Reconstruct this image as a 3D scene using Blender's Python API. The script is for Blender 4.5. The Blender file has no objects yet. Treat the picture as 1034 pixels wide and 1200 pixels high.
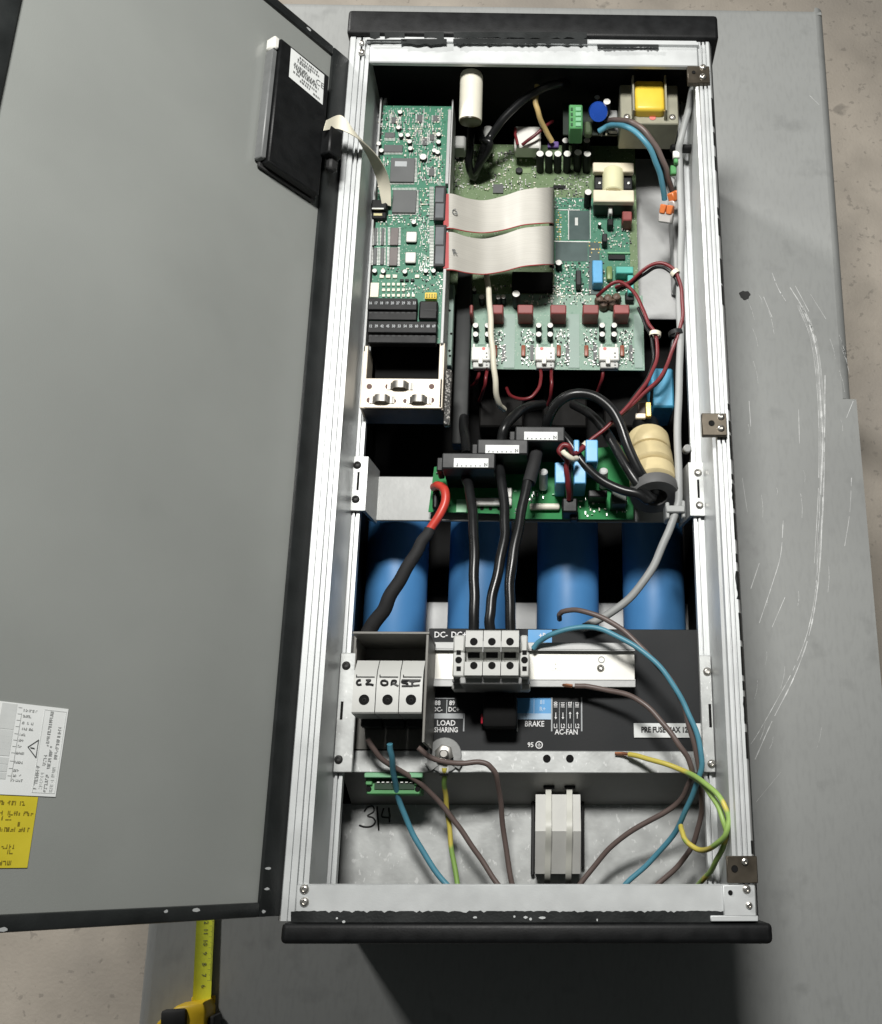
import bpy, bmesh, math, random
from mathutils import Vector, Matrix
random.seed(7)
S = bpy.context.scene
C = S.collection
PI = math.pi
# ------------------------------------------------------------------ camera, world, lamps, exposure
ZF = 0.26                                   # the cabinet's open front above the table top
F_PX, PX, PY = 1213.78, 658.14, 600.18      # focal length and principal point of the (cropped) photograph, 1034 x 1200
cam_d = bpy.data.cameras.new('camera'); cam = bpy.data.objects.new('camera', cam_d); C.objects.link(cam)
cam.location = (0.0164, -0.3726, 0.8615 + ZF)
cam.rotation_euler = (0.3176, -0.0178, 0.0012)
cam_d.sensor_fit = 'VERTICAL'; cam_d.sensor_height = 36; cam_d.lens = F_PX / 1200 * 36
cam_d.shift_x = -(PX - 517) / 1200; cam_d.shift_y = (PY - 600) / 1200
cam_d.clip_start = 0.01; cam_d.clip_end = 50
S.camera = cam
w = bpy.data.worlds.new('World'); S.world = w; w.use_nodes = True
w.node_tree.nodes['Background'].inputs[0].default_value = (0.93, 1.0, 0.98, 1)
w.node_tree.nodes['Background'].inputs[1].default_value = 0.042
S.view_settings.view_transform = 'Standard'; S.view_settings.look = 'None'
S.view_settings.exposure = 0.0; S.view_settings.gamma = 1
def area_lamp(name, loc, target, sx, sy, power, col):
    l = bpy.data.lights.new(name, 'AREA'); l.shape = 'RECTANGLE'; l.size = sx; l.size_y = sy; l.energy = power; l.color = col
    o = bpy.data.objects.new(name, l); C.objects.link(o); o.location = loc
    o.rotation_euler = (Vector(target) - Vector(loc)).to_track_quat('-Z', 'Y').to_euler(); return o
area_lamp('workshop_lamp', (-0.09, 0.42, 1.52), (0, 0.0, 0.1), 0.34, 0.18, 25, (1.0, 0.985, 0.95))
area_lamp('far_lamp', (-1.66, 1.68, 1.22), (-.2, -.3, 0), 0.30, 0.14, 44, (1.0, 0.98, 0.95))
S.cycles.max_bounces = 8; S.cycles.use_denoising = True
S.cycles.caustics_reflective = False; S.cycles.caustics_refractive = False

# ------------------------------------------------------------------ unprojection: a photo pixel on the plane h metres above the cabinet's front plane
CM = cam.rotation_euler.to_matrix()
def ray(u, v): return CM @ Vector(((u - PX) / F_PX, -(v - PY) / F_PX, -1))
def P(u, v, h):
    d = ray(u, v); return cam.location + d * ((ZF + h - cam.location.z) / d.z)
def M2(u, v, h): return (P(u + .5, v, h) - P(u - .5, v, h)).length     # metres per pixel there
TH = 0.9614; HX = -0.191
DA = Vector((-math.cos(TH), 0, math.sin(TH))); DN = Vector((math.sin(TH), 0, math.cos(TH))); D0 = Vector((HX, 0, ZF))
def DW(s, y, d): return D0 + DA * s + Vector((0, y, 0)) + DN * d
def PD(u, v, d):                            # pixel on the door plane -> (s, y)
    r = ray(u, v); o = cam.location - D0 - DN * d
    q = o - r * (o.dot(DN) / r.dot(DN)); return q.dot(DA), q.y

# ------------------------------------------------------------------ mesh builder
class M:
    def __init__(s): s.v = []; s.f = []; s.mi = []
    def add(s, vs, fs, m=0):
        n = len(s.v); s.v += [Vector(p) for p in vs]
        for f in fs: s.f.append([i + n for i in f]); s.mi.append(m)
        return s
    def box(s, x0, x1, y0, y1, z0, z1, m=0, b=0, T=None, seg=1):
        if b <= 0:
            vs = [(x, y, z) for z in (z0, z1) for y in (y0, y1) for x in (x0, x1)]
            fs = [(0, 2, 3, 1), (4, 5, 7, 6), (0, 1, 5, 4), (2, 6, 7, 3), (0, 4, 6, 2), (1, 3, 7, 5)]
        else:
            bm = bmesh.new(); bmesh.ops.create_cube(bm, size=1)
            for q in bm.verts: q.co = Vector(((x0 + x1) / 2 + q.co.x * (x1 - x0), (y0 + y1) / 2 + q.co.y * (y1 - y0), (z0 + z1) / 2 + q.co.z * (z1 - z0)))
            bmesh.ops.bevel(bm, geom=bm.edges[:], offset=min(b, .45 * min(abs(x1 - x0), abs(y1 - y0), abs(z1 - z0))), segments=seg, profile=.5, affect='EDGES')
            bm.verts.index_update(); vs = [q.co.copy() for q in bm.verts]; fs = [[q.index for q in f.verts] for f in bm.faces]; bm.free()
        if T: vs = [T @ Vector(p) for p in vs]
        return s.add(vs, fs, m)
    def pbox(s, u0, v0, u1, v1, h, t, m=0, b=0, seg=1):        # photo rectangle of the top face at height h, t thick
        x0, x1, y0, y1 = prect(u0, v0, u1, v1, h); return s.box(x0, x1, y0, y1, ZF + h - t, ZF + h, m, b, seg=seg)
    def rings(s, p0, ax, prof, n=20, m=0, caps=(1, 1)):         # surface of revolution, prof = [(t, r)]
        ax = Vector(ax).normalized(); a = ax.orthogonal().normalized(); b = ax.cross(a); p0 = Vector(p0); vs = []
        for t, r in prof:
            for k in range(n): q = 2 * PI * k / n; vs.append(p0 + ax * t + (a * math.cos(q) + b * math.sin(q)) * r)
        fs = [(i * n + k, i * n + (k + 1) % n, (i + 1) * n + (k + 1) % n, (i + 1) * n + k) for i in range(len(prof) - 1) for k in range(n)]
        if caps[0]: fs.append(list(range(n))[::-1])
        if caps[1]: fs.append([(len(prof) - 1) * n + k for k in range(n)])
        return s.add(vs, fs, m)
    def cyl(s, p0, p1, r, n=16, m=0, r1=None, b=0):
        p0 = Vector(p0); p1 = Vector(p1); L = (p1 - p0).length; r1 = r if r1 is None else r1
        prof = [(0, r), (L, r1)] if not b else [(0, r - b), (b, r), (L - b, r1), (L, r1 - b)]
        return s.rings(p0, p1 - p0, prof, n, m)
    def tube(s, pts, r, n=10, m=0, sub=6, spline=True, jit=0):
        pts = smooth(pts, sub) if spline else [Vector(p) for p in pts]
        if jit:
            o1 = [random.uniform(0, 6.28) for _ in range(6)]
            pts = [p + Vector((math.sin(i * .31 + o1[0]) + .5 * math.sin(i * .83 + o1[1]), math.sin(i * .27 + o1[2]), .6 * math.sin(i * .37 + o1[3]))) * jit * min(1, i / 6, (len(pts) - 1 - i) / 6) for i, p in enumerate(pts)]
        rr = r if isinstance(r, (list, tuple)) else None; up = None; vs = []; N = len(pts)
        for i, p in enumerate(pts):
            t = (pts[min(i + 1, N - 1)] - pts[max(i - 1, 0)]).normalized()
            if up is None: up = t.orthogonal().normalized()
            up = (up - t * up.dot(t)).normalized(); b = t.cross(up)
            q = r if rr is None else rr[0] + (rr[1] - rr[0]) * i / (N - 1)
            for k in range(n): a = 2 * PI * k / n; vs.append(p + (up * math.cos(a) + b * math.sin(a)) * q)
        fs = [(i * n + k, i * n + (k + 1) % n, (i + 1) * n + (k + 1) % n, (i + 1) * n + k) for i in range(N - 1) for k in range(n)]
        fs += [list(range(n))[::-1], [(N - 1) * n + k for k in range(n)]]
        return s.add(vs, fs, m)
    def strip(s, pts, side, t, m=0, sub=6):                     # flat ribbon: centre line pts, half-width vectors side (one or per point), thickness t
        P_ = smooth(pts, sub); N = len(P_)
        sd = smooth(side, sub) if isinstance(side, list) else [Vector(side)] * N
        vs = []
        for i, p in enumerate(P_):
            tg = (P_[min(i + 1, N - 1)] - P_[max(i - 1, 0)]).normalized(); nn = tg.cross(sd[i]).normalized() * t / 2
            vs += [p - sd[i] - nn, p + sd[i] - nn, p + sd[i] + nn, p - sd[i] + nn]
        fs = [(i * 4 + k, i * 4 + (k + 1) % 4, i * 4 + 4 + (k + 1) % 4, i * 4 + 4 + k) for i in range(N - 1) for k in range(4)]
        fs += [(3, 2, 1, 0), tuple(4 * (N - 1) + k for k in range(4))]
        return s.add(vs, fs, m)
    def prism(s, poly, d, m=0):                                 # closed polygon extruded along vector d
        n = len(poly); poly = [Vector(p) for p in poly]; d = Vector(d)
        vs = poly + [p + d for p in poly]
        fs = [list(range(n))[::-1], [n + k for k in range(n)]] + [(k, (k + 1) % n, n + (k + 1) % n, n + k) for k in range(n)]
        return s.add(vs, fs, m)
    def text(s, txt, T, size, m=0, align='CENTER', bold=0):             # flat lettering through transform T
        cu = bpy.data.curves.new('t', 'FONT'); cu.body = txt; cu.size = size; cu.align_x = align; cu.align_y = 'CENTER'; cu.resolution_u = 2; cu.offset = bold
        ob = bpy.data.objects.new('t', cu); me = bpy.data.meshes.new_from_object(ob)
        s.add([T @ q.co for q in me.vertices], [list(p.vertices) for p in me.polygons], m)
        bpy.data.objects.remove(ob); bpy.data.curves.remove(cu); bpy.data.meshes.remove(me); return s
    def ptext(s, txt, u, v, hpx, h, m=0, sx=1, align='CENTER', rot=0, bold=.0):
        p = P(u, v, h); return s.text(txt, Matrix.Translation(p) @ Matrix.Rotation(rot, 4, 'Z') @ Matrix.Diagonal((sx, 1, 1, 1)), hpx * M2(u, v, h) * 1.38, m, align, bold or .00012)
    def build(s, name, mats, parent=None, kind=None, label=None, sharp=38):
        mats = mats if isinstance(mats, (list, tuple)) else [mats]
        off = parent['_o'] if parent is not None else None
        off = Vector(off) if off is not None else Vector((0, 0, 0))
        if parent is None:
            xs = [q.x for q in s.v]; ys = [q.y for q in s.v]; off = Vector(((min(xs) + max(xs)) / 2, (min(ys) + max(ys)) / 2, min(q.z for q in s.v)))
        me = bpy.data.meshes.new(name); me.from_pydata([q - off for q in s.v], [], s.f)
        for m_ in mats: me.materials.append(m_)
        me.polygons.foreach_set('material_index', s.mi); me.polygons.foreach_set('use_smooth', [True] * len(s.f))
        me.update(); me.set_sharp_from_angle(angle=math.radians(sharp))
        o = bpy.data.objects.new(name, me); C.objects.link(o)
        if parent is not None: o.parent = parent
        else: o.location = off
        o['_o'] = list(off)
        if kind: o['kind'] = kind
        if label: o['label'] = label
        return o
def smooth(pts, sub):
    p = [Vector(q) for q in pts]
    if len(p) < 3: return p
    p = [p[0] * 2 - p[1]] + p + [p[-1] * 2 - p[-2]]; out = []
    for i in range(1, len(p) - 2):
        a, b, c, d = p[i - 1:i + 3]
        for k in range(sub):
            t = k / sub
            out.append(.5 * ((2 * b) + (c - a) * t + (2 * a - 5 * b + 4 * c - d) * t * t + (3 * b - a - 3 * c + d) * t ** 3))
    out.append(p[-2]); return out
def prect(u0, v0, u1, v1, h):
    vm = (v0 + v1) / 2; um = (u0 + u1) / 2
    return P(u0, vm, h).x, P(u1, vm, h).x, P(um, v1, h).y, P(um, v0, h).y
def W3(pts): return [P(*q) for q in pts]
def thing(name, label, cat, loc, group=None):
    o = bpy.data.objects.new(name, None); C.objects.link(o); o.location = loc; o['_o'] = list(loc)
    o.empty_display_size = .01; return tag(o, label, cat, group)
def tag(o, label, cat, group=None):
    o['label'] = label; o['category'] = cat
    if group: o['group'] = group
    return o

# ------------------------------------------------------------------ materials
def mat(name, col, rough=.5, metal=0, var=.12, scale=60, bump=0, bscale=400, coat=0, rvar=.12, spec=.5):
    m = bpy.data.materials.new(name); m.use_nodes = True; nt = m.node_tree; b = nt.nodes['Principled BSDF']
    b.inputs['Metallic'].default_value = metal; b.inputs['Specular IOR Level'].default_value = spec
    if coat: b.inputs['Coat Weight'].default_value = coat; b.inputs['Coat Roughness'].default_value = .15
    tc = nt.nodes.new('ShaderNodeTexCoord'); no = nt.nodes.new('ShaderNodeTexNoise'); no.inputs['Scale'].default_value = scale; no.inputs['Detail'].default_value = 5
    nt.links.new(tc.outputs['Object'], no.inputs['Vector'])
    mx = nt.nodes.new('ShaderNodeMix'); mx.data_type = 'RGBA'
    mx.inputs[6].default_value = (*[c * (1 - var) for c in col], 1); mx.inputs[7].default_value = (*[min(1, c * (1 + var)) for c in col], 1)
    mr = nt.nodes.new('ShaderNodeMapRange'); mr.inputs[1].default_value = .3; mr.inputs[2].default_value = .7
    nt.links.new(no.outputs[0], mr.inputs[0]); nt.links.new(mr.outputs[0], mx.inputs[0]); nt.links.new(mx.outputs[2], b.inputs['Base Color'])
    rr = nt.nodes.new('ShaderNodeMapRange'); rr.inputs[3].default_value = max(.02, rough - rvar); rr.inputs[4].default_value = min(1, rough + rvar)
    nt.links.new(no.outputs[0], rr.inputs[0]); nt.links.new(rr.outputs[0], b.inputs['Roughness'])
    if bump:
        n2 = nt.nodes.new('ShaderNodeTexNoise'); n2.inputs['Scale'].default_value = bscale; n2.inputs['Detail'].default_value = 3
        nt.links.new(tc.outputs['Object'], n2.inputs['Vector'])
        bp = nt.nodes.new('ShaderNodeBump'); bp.inputs['Strength'].default_value = bump; bp.inputs['Distance'].default_value = .001
        nt.links.new(n2.outputs[0], bp.inputs['Height']); nt.links.new(bp.outputs[0], b.inputs['Normal'])
    return m
def layer(m, kind, col, amount, lo, hi, scale=(1, 1, 1), tscale=20, detail=4, mode='MIX'):
    """mix one more procedural colour layer over a material's base colour"""
    nt = m.node_tree; b = nt.nodes['Principled BSDF']; src = b.inputs['Base Color'].links[0].from_socket
    tc = nt.nodes.new('ShaderNodeTexCoord'); mp = nt.nodes.new('ShaderNodeMapping'); mp.inputs['Scale'].default_value = scale
    nt.links.new(tc.outputs['Object'], mp.inputs['Vector'])
    if kind == 'noise': t = nt.nodes.new('ShaderNodeTexNoise'); t.inputs['Detail'].default_value = detail; out = t.outputs[0]
    elif kind == 'edge': t = nt.nodes.new('ShaderNodeTexVoronoi'); t.feature = 'DISTANCE_TO_EDGE'; out = t.outputs[0]
    else: t = nt.nodes.new('ShaderNodeTexVoronoi'); t.distance = kind; out = t.outputs[0]
    t.inputs['Scale'].default_value = tscale; nt.links.new(mp.outputs[0], t.inputs['Vector'])
    r = nt.nodes.new('ShaderNodeMapRange'); r.inputs[1].default_value = lo; r.inputs[2].default_value = hi; r.inputs[4].default_value = amount
    nt.links.new(out, r.inputs[0])
    mx = nt.nodes.new('ShaderNodeMix'); mx.data_type = 'RGBA'; mx.blend_type = mode
    nt.links.new(r.outputs[0], mx.inputs[0]); nt.links.new(src, mx.inputs[6]); mx.inputs[7].default_value = (*col, 1)
    nt.links.new(mx.outputs[2], b.inputs['Base Color']); return m
alu = mat('anodised_aluminium', (.63, .65, .65), .44, .35, .05, 40, .05, 900)
layer(alu, 'noise', (.55, .56, .57), .35, .55, .75, (1, 1, 1), 25)
galv = mat('galvanised_steel', (.53, .545, .535), .42, .35, .10, 60, .07, 300)
layer(galv, 'noise', (.85, .86, .85), .5, .635, .68, (1, .6, 1), 260, 3)
layer(galv, 'noise', (.24, .24, .235), .4, .57, .72, (1, 1, 1), 22, 5)
sidesheet = mat('side_sheet', (.46, .465, .46), .5, .2, .12, 25, .12, 200)
layer(sidesheet, 'noise', (.36, .365, .36), .5, .52, .72, (1, 1, 1), 12)
bright = mat('bright_sheet', (.25, .255, .25), .5, .3, .12, 25, .12, 200)
layer(bright, 'noise', (.19, .195, .19), .5, .52, .72, (1, 1, 1), 12)
zinc = mat('zinc_screw', (.62, .60, .56), .3, .9, .1)
bronze = mat('dark_bronze_plate', (.10, .085, .065), .4, .7, .2)
blackpl = mat('black_plastic', (.007, .0075, .008), .5, 0, .3, 80, .1, 700, spec=.3)
blackpaint = mat('black_paint', (.016, .018, .018), .38, 0, .3, 40, .15, 500)
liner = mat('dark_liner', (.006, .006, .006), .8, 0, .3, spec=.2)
dark = mat('dark_steel', (.03, .03, .029), .55, .2, .25)
grey_door = mat('grey_paint', (.272, .285, .270), .34, 0, .05, 9, .12, 1300, rvar=.05, coat=1)
layer(grey_door, 'noise', (.30, .312, .298), .3, .56, .74, (1, .5, 1), 7, 9)
layer(grey_door, 'noise', (.23, .24, .23), .3, .65, .74, (1, 1, 1), 11, 10)
layer(grey_door, 'noise', (.245, .257, .245), .5, .45, .7, (1, 1, 1), 3)
lgrey = mat('light_grey_plastic', (.55, .555, .53), .45, 0, .04, 30, .05)
mgrey = mat('mid_grey_plastic', (.33, .335, .33), .45, 0, .06)
dgrey = mat('dark_grey_plastic', (.024, .025, .026), .5, 0, .1, spec=.35)
paneld = mat('printed_panel', (.015, .0165, .018), .6, 0, .15, 20, .05, spec=.3)
shield = mat('shield_sheet', (.17, .165, .15), .5, .2, .12)
white = mat('white_print', (.8, .8, .8), .5, 0, .03)
whitepl = mat('white_plastic', (.80, .79, .74), .4, 0, .04)
ivory = mat('ivory_body', (.80, .77, .65), .45, 0, .04, 30)
cream = mat('cream_bobbin', (.80, .72, .55), .45, 0, .06)
creamyel = mat('cream_yellow', (.80, .78, .50), .45, 0, .05)
creamplate = mat('cream_plate', (.82, .73, .60), .45, .1, .1, 30)
coilc = mat('cream_coil', (.60, .50, .28), .5, 0, .15, 40)
blue_cap = mat('blue_sleeve', (.075, .26, .56), .50, 0, .05, 20)
blue_lt = mat('blue_film', (.13, .42, .72), .4, 0, .06)
blue_dk = mat('blue_disc', (.02, .08, .42), .25, 0, .1)
blue_pr = mat('blue_print', (.10, .36, .70), .5, 0, .05)
blue_pale = mat('pale_blue_print', (.45, .62, .80), .5, 0, .05)
grey_pr = mat('grey_print', (.42, .44, .45), .5, 0, .05)
teal = mat('teal_film', (.09, .42, .36), .4, 0, .08)
maroon = mat('maroon_film', (.27, .07, .065), .45, 0, .1)
brownm = mat('brown_lump', (.13, .085, .06), .5, 0, .2)
red = mat('red_wire_skin', (.17, .02, .024), .38, 0, .1)
redb = mat('bright_red_skin', (.62, .06, .04), .38, 0, .1)
blk = mat('black_wire_skin', (.011, .0115, .012), .30, 0, .2, spec=.4)
sleeve = mat('black_sleeve', (.018, .018, .019), .75, 0, .2, 80, .4, 900)
greyw = mat('grey_cable_skin', (.34, .35, .345), .5, 0, .05)
bluew = mat('blue_wire_skin', (.085, .27, .36), .42, 0, .08)
brownw = mat('brown_wire_skin', (.135, .10, .09), .42, 0, .08)
tanw = mat('tan_wire_skin', (.55, .40, .17), .45, 0, .08)
creamw = mat('cream_wire_skin', (.78, .74, .60), .5, 0, .05)
ygw = mat('yellow_green_skin', (.62, .52, .10), .42, 0, .05)
layer(ygw, 'noise', (.25, .42, .10), 1, .50, .53, (1, .35, 1), 30, 1)
ygw2 = mat('green_yellow_skin', (.30, .46, .12), .42, 0, .05)
layer(ygw2, 'noise', (.62, .52, .10), 1, .52, .55, (.6, 1, 1), 26, 1)
copper = mat('copper', (.62, .28, .16), .35, .9, .1)
gold = mat('gold_tab', (.85, .62, .20), .3, .8, .1)
orange = mat('orange_lever', (.62, .17, .045), .4, 0, .08)
clearish = mat('frosted_shell', (.50, .48, .46), .3, 0, .06)
yellow = mat('yellow_tape', (.85, .60, .06), .4, 0, .06)
lam = mat('laminated_core', (.36, .35, .27), .5, .3, .1)
greencon = mat('green_connector', (.10, .33, .12), .45, 0, .08)
greenlt = mat('green_connector_edge', (.22, .50, .28), .45, 0, .06)
chipm = mat('chip_epoxy', (.11, .115, .115), .5, 0, .08, 40)
silver = mat('solder_silver', (.75, .76, .73), .35, .5, .1)
ribbon = mat('ribbon_grey', (.47, .455, .41), .5, 0, .03)
layer(ribbon, 'noise', (.37, .355, .32), .3, .48, .52, (.001, 1, .001), 900, 0)
redrib = mat('ribbon_red_edge', (.42, .06, .06), .5, 0, .05)
ferrite = mat('ferrite', (.10, .10, .10), .6, 0, .15)
paper = mat('label_paper', (.78, .80, .79), .55, 0, .02)
ypaper = mat('yellow_label', (.62, .52, .035), .5, 0, .04)
ink = mat('ink', (.10, .105, .105), .6, 0, .1)
inkg = mat('grey_ink', (.33, .34, .335), .6, 0, .1)
inkl = mat('pale_ink', (.60, .62, .61), .6, 0, .05)
yink = mat('brown_ink', (.22, .17, .015), .6, 0, .1)
marker = mat('marker_ink', (.02, .02, .02), .6, 0, .1)
pinkm = mat('pink_dot', (.75, .20, .18), .5, 0, .05)
tapey = mat('tape_case_yellow', (.85, .56, .02), .4, 0, .06)
tapeb = mat('tape_blade', (.74, .80, .07), .4, 0, .06)
rub = mat('black_rubber', (.02, .02, .02), .6, 0, .2)
tie = mat('nylon_tie', (.62, .62, .56), .45, 0, .05)
block = mat('grey_block', (.60, .60, .57), .55, 0, .08, 40)
mesh_gasket = mat('woven_gasket', (.55, .53, .50), .4, .7, .2, 200, 1.0, 1800)
layer(mesh_gasket, 'EUCLIDEAN', (.06, .06, .06), .9, .35, .5, (1, 1, 1), 420)
scratchm = mat('bare_scratch', (.74, .75, .74), .45, .2, .25, 90)
def pcb(name, c, c2):
    m = mat(name, c, .5, 0, .12, 40)
    layer(m, 'MANHATTAN', c2, .8, .30, .34, (1, 1, 1), 170)
    layer(m, 'edge', c2, .55, .07, .03, (1, .25, 1), 260)
    layer(m, 'EUCLIDEAN', (.55, .58, .50), .75, .20, .14, (1, 1, 1), 330)
    return m
pcb_a = pcb('green_board', (.020, .120, .066), (.055, .215, .135))
pcb_b = pcb('dark_green_board', (.085, .140, .055), (.16, .235, .115))
pcb_c = pcb('pale_green_board', (.17, .29, .22), (.24, .37, .29))
pcb_d = mat('leaf_green_board', (.015, .20, .055), .6, 0, .15, 40, spec=.25)
tealsilk = mat('slate_copper_area', (.055, .09, .085), .4, 0, .15)
bare = mat('bare_board_strip', (.27, .37, .32), .45, 0, .06)
tablem = mat('steel_table', (.365, .375, .365), .55, .22, .04, 6, .05, 300)
layer(tablem, 'noise', (.285, .29, .285), .5, .50, .72, (1, 1.5, 1), 3.4, 8)
layer(tablem, 'noise', (.47, .48, .47), .35, .60, .72, (1, .6, 1), 2.3, 3)
layer(tablem, 'noise', (.14, .145, .14), .5, .66, .76, (1, 1.6, 1), 8, 9)
layer(tablem, 'noise', (.26, .265, .26), .22, .48, .66, (4, 1, 1), 60, 6)
layer(tablem, 'noise', (.20, .205, .20), .35, .60, .74, (1, 1, 1), 26, 7)
concrete = mat('concrete', (.60, .54, .46), .8, 0, .2, 7, .6, 160)
layer(concrete, 'noise', (.45, .41, .36), .7, .48, .64, (1, 1, 1), 3.3, 10)
layer(concrete, 'noise', (.66, .59, .50), .6, .5, .7, (1, 1, 1), 2.5, 8)
layer(concrete, 'noise', (.13, .12, .11), .45, .66, .72, (1, 1, 1), 14, 8)
layer(concrete, 'noise', (.16, .145, .13), .35, .62, .68, (1, 1, 1), 70, 4)

# ------------------------------------------------------------------ floor and table
f = M().box(-4, 4, -4, 4, -.80, -.75).build('floor', concrete, kind='structure')
TT = -ZF                                     # table top, as a height below the cabinet front
table = thing('work_table', 'grey steel work table with scratched top under the open cabinet', 'table', (0, 0, -.75))
a = P(997, 433, TT); b = P(965, 5, TT); c = P(160, 1190, TT); d = P(170, 1088, TT)
kr = (b.x - a.x) / (b.y - a.y); kl = (d.x - c.x) / (d.y - c.y)
YB, YT = -1.0, P(700, 5, TT).y
RX = lambda y: b.x + kr * (y - b.y)
LX = lambda y: c.x + kl * (y - c.y)
rim = .012
ys = P(1000, 468, TT).y; e1 = P(1003.6, 467, TT); e2 = P(1034, 812, TT); RX2 = lambda y: e1.x + (e2.x - e1.x) / (e2.y - e1.y) * (y - e1.y)        # the folded right edge ends there; below it the sheet is cut straight and a little wider
M().prism([(LX(YB) + rim, YB, -.003), (RX2(YB), YB, -.003), (RX2(ys), ys, -.003), (RX(ys) - rim, ys + .0005, -.003), (RX(YT) - rim, YT - rim, -.003), (LX(YT) + rim, YT - rim, -.003)], (0, 0, .003)).build('top', tablem, table)
def rolled(q0, q1, off, lift=0):
    ring = [off * (1 - math.sin(PI / 2 * k / 6)) + Vector((0, 0, lift - .012 * (1 - math.cos(PI / 2 * k / 6)))) for k in range(7)]
    ring += [ring[-1] + Vector((0, 0, -.03)), off + Vector((0, 0, -.042))]
    p0 = Vector((*q0, 0)); p1 = Vector((*q1, 0)); M().prism([p0 + q for q in ring], p1 - p0).build('rolled_edge', tablem, table)
rolled((RX(ys), ys + .001), (RX(YT), YT), Vector((-rim, 0, 0))); rolled((LX(YB), YB), (LX(YT), YT), Vector((rim, 0, 0))); rolled((LX(YT) + rim * .3, YT - .0004), (RX(YT) - rim * .3, YT - .0004), Vector((0, -rim, 0)))
for x, y in ((LX(.5) + .05, .55), (RX(.5) - .05, .55), (LX(-.9) + .05, -.9), (RX(-.9) - .05, -.9)):
    M().box(x - .02, x + .02, y - .02, y + .02, -.75, -.004).build('leg', dark, table)
m = M()
def scratch(pts, wpx=1.6, mm=m):
    p = smooth([P(u, v, TT) for u, v in pts], 8); n = len(p)
    for i in range(n - 1):
        if random.random() < .05: continue
        t = (p[i + 1] - p[i]).normalized(); s_ = Vector((-t.y, t.x, 0)) * wpx * .00042 * random.uniform(.4, 1.1); z = Vector((0, 0, .0003))
        mm.add([p[i] - s_ + z, p[i + 1] - s_ + z, p[i + 1] + s_ + z, p[i] + s_ + z], [(0, 1, 2, 3)])
scratch([(905, 320), (912, 338), (921, 353)], 1.3); scratch([(926, 337), (940, 360), (951, 388), (958, 420), (962, 470), (964, 520), (962, 580)], 2)
scratch([(932, 335), (948, 365)], 1.3); scratch([(895, 348), (905, 372)], 1.1); scratch([(950, 345), (968, 374)], 1.2)
scratch([(949, 112), (960, 123)], 1.4); scratch([(938, 358), (948, 375), (956, 402)], 1.1); scratch([(967, 440), (966, 530), (963, 620), (958, 690), (948, 745), (930, 795), (905, 845), (885, 890)], 1.6)
scratch([(960, 600), (957, 680), (948, 735), (932, 780), (908, 825), (888, 860), (880, 872)], 1.1)
scratch([(918, 610), (915, 650), (905, 685), (890, 730)], 1.0); scratch([(878, 470), (880, 500)], .9); scratch([(936, 480), (937, 520)], .9)
scratch([(998, 560), (996, 600), (990, 640)], .9); scratch([(978, 680), (975, 700)], 1.0); scratch([(890, 660), (880, 690)], .8); scratch([(920, 700), (905, 735)], .7)
scratch([(886, 940), (915, 905)], .7); scratch([(870, 560), (876, 600)], .6); scratch([(992, 490), (1000, 470)], .8)
for k in range(26):                              # many short scuffs that follow the same sweep
    u = random.uniform(872, 992); v = random.uniform(330, 900); L = random.uniform(8, 34); dx = (620 - v) / 300 * .35 + random.uniform(-.06, .06)
    scratch([(u, v), (u + dx * L * .5 + 1, v + L * .5), (u + dx * L, v + L)], random.uniform(.3, .6))
for k in range(5):
    o = random.uniform(-5, 5); scratch([(938 + o, 358), (954 + o, 400), (962 + o, 470), (963 + o, 560), (958 + o, 650 + 10 * k)], random.uniform(.35, .7))
m.build('scratch', scratchm, table, kind='stuff')
m = M(); cx = P(873, 346, TT)
m.prism([(cx.x + (.0066 + .0007 * math.sin(3 * t) + .0005 * math.sin(7 * t + 1)) * math.cos(t), cx.y + (.0062 + .0007 * math.sin(3 * t) + .0005 * math.sin(7 * t + 1)) * math.sin(t), .0001) for t in [k * PI / 12 for k in range(24)]], (0, 0, .0003))
m.build('stain', dark, table)

# ------------------------------------------------------------------ the drive cabinet
cab = thing('drive_cabinet', 'tall open metal drive cabinet lying on its back with white aluminium frame and black ends', 'cabinet', (0, 0, 0))
HL, HW = .424, .185
def H(h): return ZF + h
def rail(sg):
    if sg > 0:
        pr = [(.1850, -.25), (.1850, -.004), (.1835, -.001), (.1825, 0), (.1797, 0), (.1797, -.004), (.1782, -.004), (.1782, -.0005), (.1759, -.0005), (.1759, -.005), (.1742, -.005), (.1742, -.0005), (.1715, -.0005), (.1715, -.010), (.1690, -.012)]
    else:
        pr = [(.1865, -.25), (.1865, -.002), (.1850, 0), (.1803, 0), (.1803, -.003), (.1793, -.003), (.1793, -.001), (.1750, -.001), (.1750, -.006), (.1729, -.006), (.1729, -.0008), (.1704, -.0008), (.1704, -.005), (.1687, -.005), (.1687, -.0005), (.1655, -.0005), (.1655, -.003), (.1665, -.008)]
    xi = .1690 if sg > 0 else .1668
    pr += [(xi, -.079), (.1655, -.079), (.1655, -.0765), (.1635, -.0765), (.1635, -.081), (.1620, -.081), (.1620, -.077), (.1590, -.077), (.1590, -.086), (.1800, -.086), (.1800, -.25)]
    M().prism([(sg * x, -HL + .001, H(z)) for x, z in pr][::sg], (0, 2 * HL - .002, 0)).build('side_rail', alu, cab)
rail(1); rail(-1)
zw = [(.1795, -.087), (.1795, -.255), (.1745, -.255), (.1745, -.087)]
for sg in (1, -1): M().prism([(sg * x, -HL + .004, H(z)) for x, z in zw], (0, 2 * HL - .008, 0)).build('inner_side_wall', liner, cab)
M().box(-.185, .185, -HL, HL, H(-.2595), H(-.2555)).build('back_panel', liner, cab)
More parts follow.
